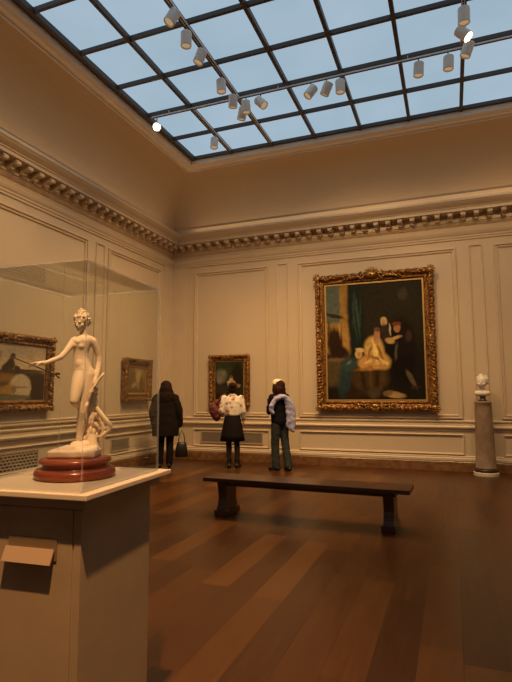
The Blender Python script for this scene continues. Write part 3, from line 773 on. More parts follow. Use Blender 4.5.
bm.transform(Matrix.Translation((0.050, -0.2745, ZT-0.218)) @ Matrix.Rotation(R(66), 4, 'X'))
obj('label_card', bm, M_card, ls, label='slanted pale caption card')

# ------------------------------------------------------------------ glass case
gc = thing('glass_case', 'clear glass display case enclosing the statue on the pedestal', 'display case', (PC[0], PC[1], ZT), PR)
gx, gy, gh, th = 0.260, 0.281, 0.805, 0.006
def pane(x0, x1, y0, y1, z0, z1, thin):
    bm = bmesh.new(); box(bm, x0, x1, y0, y1, z0, z1)
    bm.normal_update()
    for f in bm.faces:
        if abs(f.normal[thin]) < 0.5: f.material_index = 1
    return obj('glass_panel', bm, [M_glass, M_edge], gc)
pane(-gx, gx, -gy, -gy+th, 0, gh, 1)
pane(-gx, gx, gy-th, gy, 0, gh, 1)
pane(gx-th, gx, -gy+th, gy-th, 0, gh, 0)
pane(-gx, -gx+th, -gy+th, gy-th, 0, gh, 0)
pane(-gx, gx, -gy, gy, gh, gh+th, 2)

# ------------------------------------------------------------------ turned base and statue
SC = (-1.452, 1.735)
wb = thing('turned_base', 'round red-brown polished wooden base under the white statue', 'base', (SC[0], SC[1], ZT))
bm = bmesh.new(); lathe(bm, [(0.148, 0), (0.157, 0.006), (0.160, 0.018), (0.157, 0.030), (0.148, 0.038), (0.140, 0.040)], 72); obj('lower_moulding', bm, M_redwood, wb, smooth=True)
bm = bmesh.new(); lathe(bm, [(0.140, 0.040), (0.130, 0.042), (0.126, 0.050), (0.130, 0.056), (0.139, 0.060), (0.141, 0.067), (0.138, 0.075), (0.126, 0.079), (0.122, 0.080)], 72); obj('upper_moulding', bm, M_redwood, wb, smooth=True)

st = thing('statue', 'white marble statue of a standing nude huntress on the red wooden base', 'statue', (SC[0], SC[1], ZT+0.080), R(40))
# modelling grid: u right, v up in 4 mm steps from the foot of the marble; y away from the viewer in metres
def S(u, v, y=0.0): return ((u-3.2)/246.0, y, v*0.968/234.0)
def Sr(u, v, y, r): return (*S(u, v, y), r)
# carved marble plinth, an irregular slab
bm = bmesh.new()
box(bm, -0.098, 0.090, -0.070, 0.072, 0.0, 0.032)
bm.transform(Matrix.Rotation(R(-16), 4, 'Z'))
bmesh.ops.bevel(bm, geom=bm.edges[:], offset=0.005, segments=2, affect='EDGES')
for p in ((0.05, 0.03, 0.035, 0.03), (-0.04, 0.0, 0.034, 0.022), (0.0, 0.03, 0.034, 0.03), (0.07, -0.01, 0.034, 0.02), (-0.02, -0.03, 0.036, 0.035), (-0.045, -0.02, 0.034, 0.03), (0.015, -0.015, 0.044, 0.032), (0.03, 0.01, 0.05, 0.035), (0.0, -0.005, 0.05, 0.025)):
    ell(bm, p[:3], (p[3], p[3]*0.8, 0.014), sub=2)
for k in range(40):
    a = random.uniform(0, 2*PI); r_ = random.uniform(0, 0.06)
    ell(bm, (0.01+r_*1.2*math.cos(a), r_*0.8*math.sin(a), 0.052-0.34*r_), (random.uniform(0.008, 0.018), random.uniform(0.008, 0.016), random.uniform(0.006, 0.012)), sub=2)
fuse('marble_plinth', bm, M_marble, st, 0.0030, 3, disp=0.003, dscale=30, zmin=0.0)

bm = bmesh.new()
b0 = 19        # grid height of the base line (picture row 457)
def q(px, py, y, r): return Sr(px-74.0, 457.5-py, y, r)
# standing leg
chain(bm, [q(86, 376, 0.004, 0.034), q(85.5, 388, 0.0, 0.031), q(83.5, 403, -0.006, 0.0245), q(82.5, 413, -0.010, 0.0205), q(82, 421, 0.000, 0.0205), q(80.5, 432, 0.006, 0.0155), q(79.5, 442, 0.006, 0.0120), q(79.2, 446, 0.004, 0.0125)])
chain(bm, [q(79.2, 446.5, 0.008, 0.012), q(77, 447.5, -0.012, 0.0105), q(74.5, 448.5, -0.032, 0.0085), q(73.8, 448.8, -0.042, 0.006)])
for k in range(5):
    chain(bm, [q(72.4+k*1.0, 448.8, -0.040+0.002*k, 0.0036), q(71.8+k*1.0, 449.2, -0.049+0.003*k, 0.0031)])
# bent leg: knee forward, shin swept straight back
chain(bm, [q(79.5, 376, 0.000, 0.033), q(77.0, 387, -0.018, 0.029), q(74.8, 397, -0.034, 0.0225), q(73.9, 402.5, -0.042, 0.0185)])
chain(bm, [q(74.0, 403.0, -0.038, 0.0175), q(78.5, 407, 0.000, 0.0175), q(82.5, 411, 0.040, 0.0145), q(85.5, 414, 0.074, 0.0110), q(86.5, 416, 0.086, 0.0112)])
chain(bm, [q(86.5, 416, 0.086, 0.0105), q(86.5, 422, 0.084, 0.0095), q(86, 427, 0.076, 0.0075)])
# trunk: one smooth run of sections, turned towards the raised hand
RG = [(81.8, 384, 7.0), (82.0, 380.5, 9.4), (81.9, 376, 10.2), (81.3, 371, 10.1), (80.2, 366, 9.0), (79.2, 361, 7.8), (78.9, 357, 7.3), (79.0, 353, 7.6),
      (79.2, 349, 8.5), (79.4, 345, 9.2), (79.8, 341.5, 9.2), (80.4, 338.5, 7.6), (80.6, 336.2, 4.6)]
rr = []
for px, py, hw in RG:
    c = S(px-74.0, 457.5-py)
    rr.append((c[0], 0.003, c[2], hw/246.0, hw/246.0*0.80))
loft(bm, rr, 28)
ell(bm, S(4.0, 457.5-366.0, -0.002), (0.0235, 0.026, 0.034)); ell(bm, S(11.0, 457.5-377, 0.018), (0.027, 0.026, 0.026)); ell(bm, S(13.0, 457.5-374, 0.0), (0.022, 0.026, 0.028))
ell(bm, S(0.1, 457.5-346.8, -0.008), (0.0150, 0.0160, 0.0150)); ell(bm, S(5.0, 457.5-347.6, -0.014), (0.0160, 0.0160, 0.0155)); ell(bm, S(2.6, 457.5-343.5, -0.010), (0.022, 0.018, 0.018))
chain(bm, [q(73.2, 341.0, 0.006, 0.0150), q(81, 337.8, 0.006, 0.0150), q(89.3, 341, 0.008, 0.0165)])
# neck, and the head turned and bowed towards the outstretched hand
chain(bm, [q(81.5, 338.5, 0.004, 0.0160), q(80.4, 333, 0.000, 0.0145), q(79.6, 328, 0.000, 0.0145)])
HM = Matrix.Translation(S(4.6, 457.5-322.4, -0.002)) @ Matrix.Rotation(R(-38), 4, 'Z') @ Matrix.Rotation(R(14), 4, 'X')
def into(dst, src, M_):
    src.transform(M_); me_ = bpy.data.meshes.new('t'); src.to_mesh(me_); src.free(); dst.from_mesh(me_); bpy.data.meshes.remove(me_)
h = bmesh.new()
ell(h, (0, 0.002, 0.004), (0.0255, 0.0315, 0.0305)); ell(h, (0, -0.013, -0.016), (0.0195, 0.0195, 0.0215)); ell(h, (0, -0.0235, -0.0335), (0.0080, 0.0075, 0.0060))
ell(h, (0, -0.0325, -0.0090), (0.0040, 0.0065, 0.0095), rot=(-14, 0, 0)); ell(h, (0, -0.0350, -0.0145), (0.0048, 0.0045, 0.0036)); ell(h, (0, -0.0305, -0.0225), (0.0070, 0.0040, 0.0021)); ell(h, (0, -0.0295, -0.0262), (0.0058, 0.0040, 0.0022))
for sd in (-1, 1):
    ell(h, (sd*0.0105, -0.0285, 0.0020), (0.0075, 0.0040, 0.0024)); ell(h, (sd*0.0100, -0.0272, -0.0040), (0.0042, 0.0034, 0.0025), sub=2); ell(h, (sd*0.0150, -0.0180, -0.0130), (0.0080, 0.0085, 0.0085)); ell(h, (sd*0.0255, 0.002, -0.006), (0.0032, 0.0065, 0.0085))
into(bm, h, HM)
# outstretched arm
chain(bm, [q(71.5, 342, 0.002, 0.0160), q(68.0, 348, -0.012, 0.0140), q(63.5, 355, -0.030, 0.0120), q(60.0, 359.5, -0.042, 0.0112)])
chain(bm, [q(60.0, 359.5, -0.042, 0.0110), q(54, 362.5, -0.052, 0.0108), q(48, 365, -0.062, 0.0085), q(44.6, 366, -0.068, 0.0074)])
hand(bm, S(44.6-74, 457.5-366, -0.068), (-1.0, -0.18, -0.10), (0.1, -0.25, -1.0), 1, 0.36, 26)
# lowered arm
chain(bm, [q(90.5, 342, 0.008, 0.0170), q(94.0, 349, 0.014, 0.0150), q(96.6, 357, 0.018, 0.0125), q(97.2, 363, 0.016, 0.0120)])
chain(bm, [q(97.2, 363, 0.016, 0.0118), q(96.2, 371, 0.004, 0.0115), q(94.5, 379, -0.010, 0.0090), q(93.6, 382.5, -0.016, 0.0080)])
hand(bm, S(93.6-74, 457.5-382.5, -0.016), (-0.12, -0.15, -1.0), (-1.0, -0.5, 0.0), -1, 0.36, 40)
fuse('figure', bm, M_marble, st, 0.0017, 14)

# hair: waved cap, curls and knot
bm = bmesh.new(); h = bmesh.new()
ell(h, (0, 0.007, 0.009), (0.0295, 0.0325, 0.0300)); ell(h, (0, 0.030, -0.002), (0.019, 0.016, 0.018)); ell(h, (0, 0.010, 0.040), (0.014, 0.015, 0.0125)); ell(h, (0.003, 0.002, 0.049), (0.008, 0.008, 0.008))
for k in range(150):
    a = random.uniform(-PI, PI); e_ = random.uniform(-0.45, 1.4)
    x_, y_, z_ = 0.0305*math.cos(a)*math.cos(e_), 0.007+0.0335*math.sin(a)*math.cos(e_), 0.009+0.0310*math.sin(e_)
    if y_ < -0.016 and z_ < 0.017: continue
    if y_ < 0.0 and z_ < 0.0: continue
    ell(h, (x_, y_, z_), (random.uniform(0.0045, 0.0085), random.uniform(0.004, 0.006), random.uniform(0.003, 0.005)), rot=(random.uniform(-40, 40), random.uniform(-60, 60), math.degrees(a)), sub=2)
for k in range(14):
    a = 2*PI*k/14; ell(h, (0.014*math.cos(a), 0.008+0.014*math.sin(a), 0.042), (0.0055, 0.0055, 0.006), sub=2)
for k in range(12):
    a = 2*PI*k/12; ell(h, (0.018*math.cos(a), 0.034, -0.002+0.016*math.sin(a)), (0.006, 0.006, 0.006), sub=2)
into(bm, h, HM)
fuse('hair', bm, M_marble, st, 0.0016, 1)

# tree stump with leaves behind the legs, drapery, bow and arrow
bm = bmesh.new()
chain(bm, [q(90, 452, 0.050, 0.040), q(89.5, 440, 0.045, 0.034), q(89.0, 424, 0.040, 0.029), q(90, 408, 0.030, 0.024), q(92, 396, 0.022, 0.015), q(92.5, 388, 0.010, 0.010)])
chain(bm, [q(87, 455, -0.005, 0.024), q(84, 452, -0.020, 0.017), q(76, 451, -0.030, 0.012)])
chain(bm, [q(93, 452, 0.01, 0.026), q(92, 441, 0.020, 0.02), q(91, 430, 0.03, 0.016)])
for k in range(120):
    v = random.uniform(390, 452); f = (v-390)/62
    a = random.uniform(PI*0.9, 2.15*PI)
    r_ = 0.017+0.020*f
    c = q(91-1.2*f, v, 0.016+0.034*f, 0)
    ell(bm, (c[0]+r_*math.cos(a), c[1]+r_*math.sin(a), c[2]), (random.uniform(0.004, 0.007), random.uniform(0.004, 0.007), random.uniform(0.012, 0.022)), rot=(random.uniform(-25, 25), random.uniform(-40, 40), 0), sub=2)
fuse('tree_stump', bm, M_marble, st, 0.0023, 1, zmin=0.012)
bm = bmesh.new()
for dx, yy in ((0, 0.0), (2.2, -0.006)):
    pts = [q(86+dx, 401, -0.012+yy, 0), q(83.6+dx, 407, -0.022+yy, 0), q(82.4+dx, 414, -0.02+yy, 0), q(84+dx, 421, -0.014+yy, 0)]
    tube(bm, [p[:3] for p in pts], [0.006, 0.008, 0.007, 0.004], 10)
pts = [q(92.5, 403, 0.02, 0), q(96, 410, 0.012, 0), q(103, 419, 0.005, 0), q(110, 427, 0.0, 0), q(111.5, 430, 0.0, 0), q(106, 435, 0.006, 0), q(100, 439.5, 0.012, 0)]
tube(bm, [p[:3] for p in pts], [0.007, 0.009, 0.010, 0.009, 0.008, 0.008, 0.005], 10)
pts = [q(94, 407, 0.024, 0), q(100, 420, 0.014, 0), q(103.5, 431, 0.01, 0), q(101, 438, 0.014, 0)]
tube(bm, [p[:3] for p in pts], [0.006, 0.008, 0.007, 0.005], 10)
fuse('drapery', bm, M_marble, st, 0.0022, 2)
bm = bmesh.new()
pts = [q(102, 374.5, -0.035, 0), q(98.5, 379, -0.033, 0), q(94.5, 385, -0.032, 0), q(91, 391, -0.030, 0), q(88.5, 398, -0.028, 0), q(87.5, 405, -0.024, 0)]
tube(bm, [p[:3] for p in pts], [0.0042, 0.0058, 0.0062, 0.0062, 0.0052, 0.004], 10)
obj('bow', bm, M_marble, st, smooth=True)
bm = bmesh.new()
a, b = Vector(q(15, 360.5, -0.098, 0)[:3]), Vector(q(57.5, 377.5, -0.078, 0)[:3])
tube(bm, [a, a.lerp(b, 0.03), a.lerp(b, 0.97), b], [0.0004, 0.0022, 0.0022, 0.0022], 8)
for s in (-1, 1):
    c = a.lerp(b, 0.94); d_ = (b-a).normalized()
    bx = [c+Vector((0, 0, s*0.002)), c+d_*0.012+Vector((0, 0, s*0.011)), c+d_*0.024+Vector((0, 0, s*0.011)), c+d_*0.020+Vector((0, 0, s*0.002))]
    v1 = [bm.verts.new(p+Vector((0, -0.0012, 0))) for p in bx]; v2 = [bm.verts.new(p+Vector((0, 0.0012, 0))) for p in bx]
    for i in range(4): bm.faces.new((v1[i], v1[(i+1) % 4], v2[(i+1) % 4], v2[i]))
    bm.faces.new(v1); bm.faces.new(v2[::-1])
obj('arrow', bm, M_bench, st, label='thin dark arrow in the outstretched hand')

# ------------------------------------------------------------------ people
def person(label, loc, rotz): return thing('person', label, 'person', loc, rotz)

def body_prims(bm, H, A, legs, headturn=0.0):
    """one figure facing +y. A: arm joints {side: (shoulder, elbow, wrist, hand dir, palm normal, thumb, curl)}; legs: {side: (hip, knee, ankle, toe)}"""
    k = H/1.70
    ell(bm, (0, 0, 0.93*k), (0.155, 0.11, 0.11)); ell(bm, (0, 0.0, 1.06*k), (0.125, 0.09, 0.12)); ell(bm, (0, 0.0, 1.25*k), (0.145, 0.10, 0.16))
    cap(bm, (-0.15, 0, 1.385*k), 0.05, (0.15, 0, 1.385*k), 0.05)
    cap(bm, (0, 0, 1.38*k), 0.056, (0, 0.015, 1.48*k), 0.052)
    h = bmesh.new()
    ell(h, (0, 0.0, 0.03), (0.074, 0.092, 0.098)); ell(h, (0, 0.035, -0.045), (0.056, 0.058, 0.068)); ell(h, (0, 0.068, -0.098), (0.022, 0.02, 0.016))
    ell(h, (0, 0.100, -0.022), (0.012, 0.022, 0.028)); ell(h, (0, 0.085, -0.062), (0.024, 0.014, 0.008))
    for s in (-1, 1):
        ell(h, (s*0.031, 0.082, 0.006), (0.022, 0.012, 0.007)); ell(h, (s*0.030, 0.080, -0.008), (0.013, 0.011, 0.008), sub=2); ell(h, (s*0.074, -0.005, -0.015), (0.009, 0.02, 0.031))
    h.transform(Matrix.Translation((0, 0.015, 1.585*k)) @ Matrix.Rotation(R(headturn), 4, 'Z'))
    me = bpy.data.meshes.new('t'); h.to_mesh(me); h.free(); bm.from_mesh(me); bpy.data.meshes.remove(me)
    for s, (hip, knee, ank, toe) in legs.items():
        chain(bm, [(*hip, 0.083), (*[(a+b)/2 for a, b in zip(hip, knee)], 0.07), (*knee, 0.052)])
        mid = [a*0.65+b*0.35 for a, b in zip(knee, ank)]
        chain(bm, [(*knee, 0.05), (*mid, 0.052), (*ank, 0.034)])
        chain(bm, [(*ank, 0.034), (ank[0], ank[1]-0.02, 0.045, 0.033)]); chain(bm, [(ank[0], ank[1], 0.05, 0.034), (*toe, 0.022)])
    for s, (sh, el, wr, hd, pn, th_, cu) in A.items():
        chain(bm, [(*sh, 0.052), (*[(a+b)/2 for a, b in zip(sh, el)], 0.046), (*el, 0.038)])
        chain(bm, [(*el, 0.037), (*[a*0.7+b*0.3 for a, b in zip(el, wr)], 0.037), (*wr, 0.025)])
        hand(bm, wr, hd, pn, th_, 0.98, cu)

def shoe(parent, ank, toe, m, boot=0.0):
    bm = bmesh.new()
    d = Vector((toe[0]-ank[0], toe[1]-ank[1], 0)).normalized()
    a = Vector((ank[0], ank[1], 0)) - d*0.055
    for f, r_, zz in ((0.0, 0.040, 0.045), (0.07, 0.044, 0.047), (0.15, 0.046, 0.042), (0.21, 0.036, 0.034)):
        p = a+d*f; ell(bm, (p.x, p.y, zz), (r_, r_, zz*0.92))
    cap(bm, (a.x+d.x*0.04, a.y+d.y*0.04, 0.06), 0.045, (ank[0], ank[1], 0.11+boot), 0.044+0.12*boot)
    if boot: cap(bm, (ank[0], ank[1], 0.1), 0.05, (ank[0], ank[1], 0.11+boot), 0.055)
    # flat sole
    for v in bm.verts:
        if v.co.z < 0.006: v.co.z = 0.0
    return fuse('shoe', bm, m, parent, 0.006, 3)

def sleeve(bm, sh, el, wr, r0, r1, r2):
    chain(bm, [(*sh, r0), (*[(a+b)/2 for a, b in zip(sh, el)], (r0+r1)/2), (*el, r1), (*[(a+b)/2 for a, b in zip(el, wr)], (r1+r2)/2), (*wr, r2)])

# --- visitor in the long black coat, seen from behind
p1 = person('person in a long black coat seen from behind, holding a black handbag', (-5.475, 9.20, 0), R(30.4))
LEG = {-1: ((-0.085, 0, 0.90), (-0.095, 0.01, 0.49), (-0.105, -0.01, 0.085), (-0.115, 0.14, 0.03)), 1: ((0.085, 0, 0.90), (0.09, 0.01, 0.49), (0.085, -0.02, 0.085), (0.10, 0.13, 0.03))}
ARM = {-1: ((-0.185, 0, 1.40), (-0.255, -0.02, 1.12), (-0.235, 0.10, 0.89), (0.05, 0.15, -1), (1, 0.1, 0), 1, 40),
       1: ((0.185, 0, 1.40), (0.260, -0.02, 1.12), (0.275, 0.03, 0.86), (0.02, 0.05, -1), (-1, 0.1, 0), -1, 62)}
bm = bmesh.new(); body_prims(bm, 1.72, ARM, LEG); fuse('body', bm, M_skin, p1, 0.0065, 3)
bm = bmesh.new()
loft(bm, [(0, 0, 0.62, 0.265, 0.185), (0, 0, 0.75, 0.27, 0.18), (0, 0, 0.92, 0.25, 0.170), (0, 0, 1.12, 0.225, 0.155), (0, 0, 1.26, 0.205, 0.145), (0, 0, 1.36, 0.175, 0.12), (0, 0, 1.45, 0.12, 0.10), (0, 0, 1.52, 0.085, 0.085)], 32)
for s in (-1, 1):
    sleeve(bm, (ARM[s][0][0]*0.97, 0, 1.39), *ARM[s][1:3], 0.088, 0.088, 0.074)
    cap(bm, (s*0.05, 0, 1.45), 0.085, (s*0.16, 0, 1.40), 0.085)
fuse('coat', bm, M_black, p1, 0.010, 14, disp=0.010, dscale=9)
bm = bmesh.new()
for s in (-1, 1):
    chain(bm, [(*LEG[s][0], 0.10), (*LEG[s][1], 0.076), (LEG[s][2][0], LEG[s][2][1], 0.09, 0.066)])
fuse('trousers', bm, M_trous, p1, 0.009, 3)
for s in (-1, 1): shoe(p1, LEG[s][2], LEG[s][3], M_leather)
bm = bmesh.new()
ell(bm, (0, 0.0, 1.635), (0.115, 0.115, 0.115)); ell(bm, (0, -0.05, 1.55), (0.135, 0.09, 0.14)); ell(bm, (0, -0.075, 1.40), (0.165, 0.085, 0.18)); ell(bm, (-0.09, -0.03, 1.44), (0.07, 0.08, 0.15)); ell(bm, (0.09, -0.03, 1.44), (0.07, 0.08, 0.15))
fuse('hair', bm, M_hair, p1, 0.008, 9, disp=0.006, dscale=22)

# handbag
hb = thing('handbag', 'black leather handbag hanging from the black-coated visitor\'s right hand', 'handbag', (-5.185, 9.35, 0.20), R(30.4))
bm = bmesh.new()
loft(bm, [(0, 0, 0.0, 0.115, 0.045), (0, 0, 0.02, 0.128, 0.058), (0, 0, 0.15, 0.118, 0.055), (0, 0, 0.27, 0.095, 0.032), (0, 0, 0.295, 0.085, 0.016)], 28)
obj('bag_body', bm, M_leather, hb, smooth=True)
for y in (-0.022, 0.022):
    bm = bmesh.new()
    tube(bm, [(-0.065, y, 0.24), (-0.062, y*1.2, 0.34), (-0.04, y*0.8, 0.46), (0.0, y*0.3, 0.535), (0.04, y*0.8, 0.46), (0.062, y*1.2, 0.34), (0.065, y, 0.24)], 0.008, 8)
    obj('strap', bm, M_leather, hb, smooth=True)

# --- visitor in white shirt and black skirt
p2 = person('person in white floral shirt and black skirt facing the small portrait', (-4.165, 9.60, 0), R(23.0))
LEG = {-1: ((-0.08, 0, 0.88), (-0.075, 0.01, 0.48), (-0.07, -0.01, 0.085), (-0.08, 0.14, 0.03)), 1: ((0.08, 0, 0.88), (0.085, 0.01, 0.48), (0.095, -0.01, 0.085), (0.14, 0.12, 0.03))}
ARM = {-1: ((-0.170, 0, 1.385), (-0.235, -0.03, 1.12), (-0.21, 0.16, 1.02), (0.2, 1, 0.0), (0.6, 0.2, 0.5), 1, 50),
       1: ((0.170, 0, 1.385), (0.225, -0.02, 1.12), (0.220, 0.06, 0.93), (0.0, 0.2, -1), (-1, 0.1, 0), -1, 35)}
bm = bmesh.new(); body_prims(bm, 1.67, ARM, LEG); fuse('body', bm, M_skin, p2, 0.0065, 3)
bm = bmesh.new()
loft(bm, [(0, 0, 1.035, 0.165, 0.125), (0, 0, 1.07, 0.180, 0.135), (0, 0, 1.2, 0.185, 0.135), (0, 0, 1.32, 0.195, 0.125), (0, 0, 1.39, 0.165, 0.10), (0, 0, 1.435, 0.095, 0.08), (0, 0, 1.46, 0.07, 0.065)], 32)
for s in (-1, 1): sleeve(bm, *ARM[s][:2], [a*0.35+b*0.65 for a, b in zip(ARM[s][1], ARM[s][2])], 0.062, 0.054, 0.048)
fuse('shirt', bm, M_shirt, p2, 0.009, 8, disp=0.006, dscale=16)
bm = bmesh.new(); chain(bm, [(-0.05, -0.055, 1.44, 0.02), (0, -0.072, 1.45, 0.022), (0.05, -0.055, 1.44, 0.02)]); chain(bm, [(-0.05, -0.055, 1.44, 0.02), (-0.07, 0.0, 1.44, 0.018)]); chain(bm, [(0.05, -0.055, 1.44, 0.02), (0.07, 0.0, 1.44, 0.018)])
fuse('collar', bm, M_cap, p2, 0.006, 3)
bm = bmesh.new()
loft(bm, [(0, 0, 0.53, 0.245, 0.20), (0, 0, 0.65, 0.225, 0.185), (0, 0, 0.80, 0.200, 0.165), (0, 0, 0.93, 0.178, 0.145), (0, 0, 1.04, 0.150, 0.118), (0, 0, 1.065, 0.145, 0.112)][::1], 72)
for v in bm.verts:
    f = max(0, (1.0-v.co.z)/0.47); a = math.atan2(v.co.y, v.co.x); w = 1+0.05*f*math.sin(11*a)
    v.co.x *= w; v.co.y *= w
obj('skirt', bm, M_skirt, p2, smooth=True)
bm = bmesh.new()
for s in (-1, 1): chain(bm, [(*LEG[s][0], 0.088), (*LEG[s][1], 0.058), (LEG[s][2][0], LEG[s][2][1]-0.01, 0.36, 0.057), (LEG[s][2][0], LEG[s][2][1], 0.12, 0.041)])
fuse('tights', bm, M_tights, p2, 0.008, 3)
for s in (-1, 1): shoe(p2, LEG[s][2], LEG[s][3], M_leather, 0.06)
bm = bmesh.new()
ell(bm, (0, -0.005, 1.605), (0.092, 0.108, 0.10)); ell(bm, (0, -0.05, 1.55), (0.085, 0.06, 0.075)); ell(bm, (0.0, -0.09, 1.63), (0.045, 0.04, 0.045))
for k in range(24):
    a = random.uniform(0, PI)*-1; ell(bm, (0.08*math.cos(a), 0.09*math.sin(a), 1.57+random.uniform(-0.05, 0.09)), (0.024, 0.02, 0.03), sub=2)
fuse('hair', bm, M_hair, p2, 0.007, 2)

# maroon shoulder bag
mb = thing('shoulder_bag', 'maroon cloth bag slung on the left shoulder of the white-shirted visitor', 'bag', (-4.50, 9.48, 0.92), R(23.0))
bm = bmesh.new()
ell(bm, (0.0, 0, 0.21), (0.115, 0.075, 0.175), rot=(0, -12, 0)); ell(bm, (0.035, 0, 0.09), (0.085, 0.065, 0.09)); ell(bm, (-0.05, 0, 0.27), (0.07, 0.06, 0.08)); ell(bm, (0.03, 0.0, 0.33), (0.06, 0.05, 0.09))
fuse('bag_body', bm, M_maroon, mb, 0.008, 3, disp=0.010, dscale=14)
bm = bmesh.new()
tube(bm, [(0.03, -0.05, 0.34), (0.08, -0.05, 0.43), (0.135, -0.01, 0.515), (0.15, 0.05, 0.53), (0.12, 0.11, 0.46), (0.05, 0.07, 0.36)], 0.013, 8)
obj('strap', bm, M_maroon, mb, smooth=True)

# --- visitor with lavender jacket
p3 = person('person in cream knit cap and jeans with a lavender jacket over one shoulder', (-3.15, 9.55, 0), R(18.2))
TW = Matrix.Rotation(R(38), 4, 'Z')
LEG = {-1: ((-0.085, 0, 0.89), (-0.085, 0.04, 0.48), (-0.075, 0.02, 0.085), (-0.11, 0.17, 0.03)), 1: ((0.085, 0, 0.89), (0.09, -0.06, 0.49), (0.10, -0.14, 0.085), (0.15, 0.02, 0.03))}
ARM = {-1: ((-0.175, 0, 1.40), (-0.225, 0.03, 1.12), (-0.085, 0.24, 1.24), (0.35, 0.3, 0.85), (0.8, -0.5, 0), -1, 45),
       1: ((0.175, 0, 1.40), (0.225, 0.05, 1.12), (0.06, 0.25, 1.22), (-0.4, 0.3, 0.85), (-0.8, -0.5, 0), 1, 45)}
bm = bmesh.new(); body_prims(bm, 1.71, ARM, LEG, 12); bm.transform(TW); fuse('body', bm, M_skin, p3, 0.0065, 3)
bm = bmesh.new()
loft(bm, [(0, 0, 0.88, 0.175, 0.13), (0, 0, 0.95, 0.182, 0.14), (0, 0, 1.1, 0.178, 0.135), (0, 0, 1.25, 0.195, 0.135), (0, 0, 1.36, 0.19, 0.115), (0, 0, 1.43, 0.105, 0.085), (0, 0, 1.47, 0.07, 0.068)], 32)
for s in (-1, 1): sleeve(bm, *ARM[s][:2], [a*0.25+b*0.75 for a, b in zip(ARM[s][1], ARM[s][2])], 0.070, 0.058, 0.046)
bm.transform(TW); fuse('top', bm, M_top, p3, 0.009, 4, disp=0.006, dscale=14)
bm = bmesh.new()
ell(bm, (0, 0, 0.91), (0.168, 0.128, 0.09))
for s in (-1, 1):
    k_ = LEG[s]; chain(bm, [(*k_[0], 0.098), (*k_[1], 0.078), (k_[2][0], k_[2][1], 0.085, 0.080)])
bm.transform(TW); fuse('jeans', bm, M_jeans, p3, 0.009, 3, disp=0.006, dscale=14)
for s in (-1, 1):
    k_ = LEG[s]; shoe(p3, TW @ Vector(k_[2]), TW @ Vector(k_[3]), M_leather)
bm = bmesh.new()
ell(bm, (-0.005, -0.015, 1.63), (0.110, 0.120, 0.108)); ell(bm, (-0.02, -0.055, 1.55), (0.122, 0.085, 0.12)); ell(bm, (-0.09, 0.02, 1.56), (0.045, 0.07, 0.12)); ell(bm, (0, -0.075, 1.43), (0.115, 0.06, 0.13)); ell(bm, (-0.08, -0.01, 1.45), (0.05, 0.07, 0.12)); ell(bm, (0.08, -0.01, 1.47), (0.05, 0.07, 0.12)); ell(bm, (0, -0.07, 1.37), (0.12, 0.055, 0.06))
bm.transform(TW); fuse('hair', bm, M_hair2, p3, 0.008, 3, disp=0.007, dscale=20)
bm = bmesh.new()
prof = [(0.106, 0.0), (0.113, 0.012), (0.112, 0.035), (0.100, 0.07), (0.07, 0.098), (0.03, 0.112), (0.004, 0.114)]
lathe(bm, prof, 32)
for v in bm.verts: v.co.y *= 1.14
bm.transform(Matrix.Translation((0.004, 0.028, 1.645)) @ Matrix.Rotation(R(14), 4, 'X')); bm.transform(TW @ Matrix.Rotation(R(12), 4, 'Z'))
cp = obj('cap', bm, M_cap, p3, smooth=True)
bm = bmesh.new(); lathe(bm, [(0.104, 0.0), (0.112, 0.004), (0.118, 0.016), (0.117, 0.032), (0.110, 0.040)], 32)
for v in bm.verts: v.co.y *= 1.14
bm.transform(Matrix.Translation((0.004, 0.028, 1.640)) @ Matrix.Rotation(R(14), 4, 'X')); bm.transform(TW @ Matrix.Rotation(R(12), 4, 'Z')); obj('turned_up_brim', bm, M_cap, cp, smooth=True)
# jacket over the right shoulder, in view-facing coordinates of the person
bm = bmesh.new()
def jk(x, z, y, r): return (x, y, z, r)
chain(bm, [jk(-0.11, 1.32, -0.195, 0.045), jk(-0.15, 1.24, -0.205, 0.050), jk(-0.155, 1.16, -0.20, 0.042), jk(-0.12, 1.10, -0.195, 0.030)])
chain(bm, [jk(-0.11, 1.32, -0.195, 0.045), jk(-0.05, 1.38, -0.18, 0.050), jk(0.03, 1.41, -0.16, 0.048), jk(0.10, 1.40, -0.15, 0.052), jk(0.17, 1.34, -0.13, 0.055)])
for dx, dz_ in ((0.0, 0.0), (0.055, -0.03), (-0.045, 0.05)):
    chain(bm, [jk(0.15+dx*0.5, 1.36, -0.13, 0.045), jk(0.20+dx, 1.24, -0.12, 0.042), jk(0.215+dx, 1.05, -0.115, 0.044), jk(0.215+dx, 0.92, -0.115, 0.045), jk(0.20+dx, 0.80+dz_, -0.115, 0.038)])
chain(bm, [jk(0.14, 1.36, 0.0, 0.055), jk(0.22, 1.28, 0.0, 0.055), jk(0.262, 1.10, -0.03, 0.048), jk(0.268, 0.94, -0.05, 0.046)])
chain(bm, [jk(0.10, 1.40, -0.15, 0.050), jk(0.10, 1.41, 0.0, 0.045)])
fuse('jacket', bm, M_lav, p3, 0.009, 2, disp=0.014, dscale=15)
# phone held up in both hands
c = TW @ Vector((-0.01, 0.33, 1.30))
ph = thing('phone', 'dark phone held up in front of the visitor with the lavender jacket', 'phone', (-3.15+c.x*math.cos(R(18.2))-c.y*math.sin(R(18.2)), 9.55+c.x*math.sin(R(18.2))+c.y*math.cos(R(18.2)), 1.30), R(18.2+38))
bm = boxbm(-0.037, 0.037, -0.005, 0.005, -0.075, 0.075, 0.004); obj('phone_case', bm, M_phone, ph)
obj('screen', boxbm(-0.033, 0.033, -0.0062, -0.005, -0.068, 0.068), M_leather, ph)

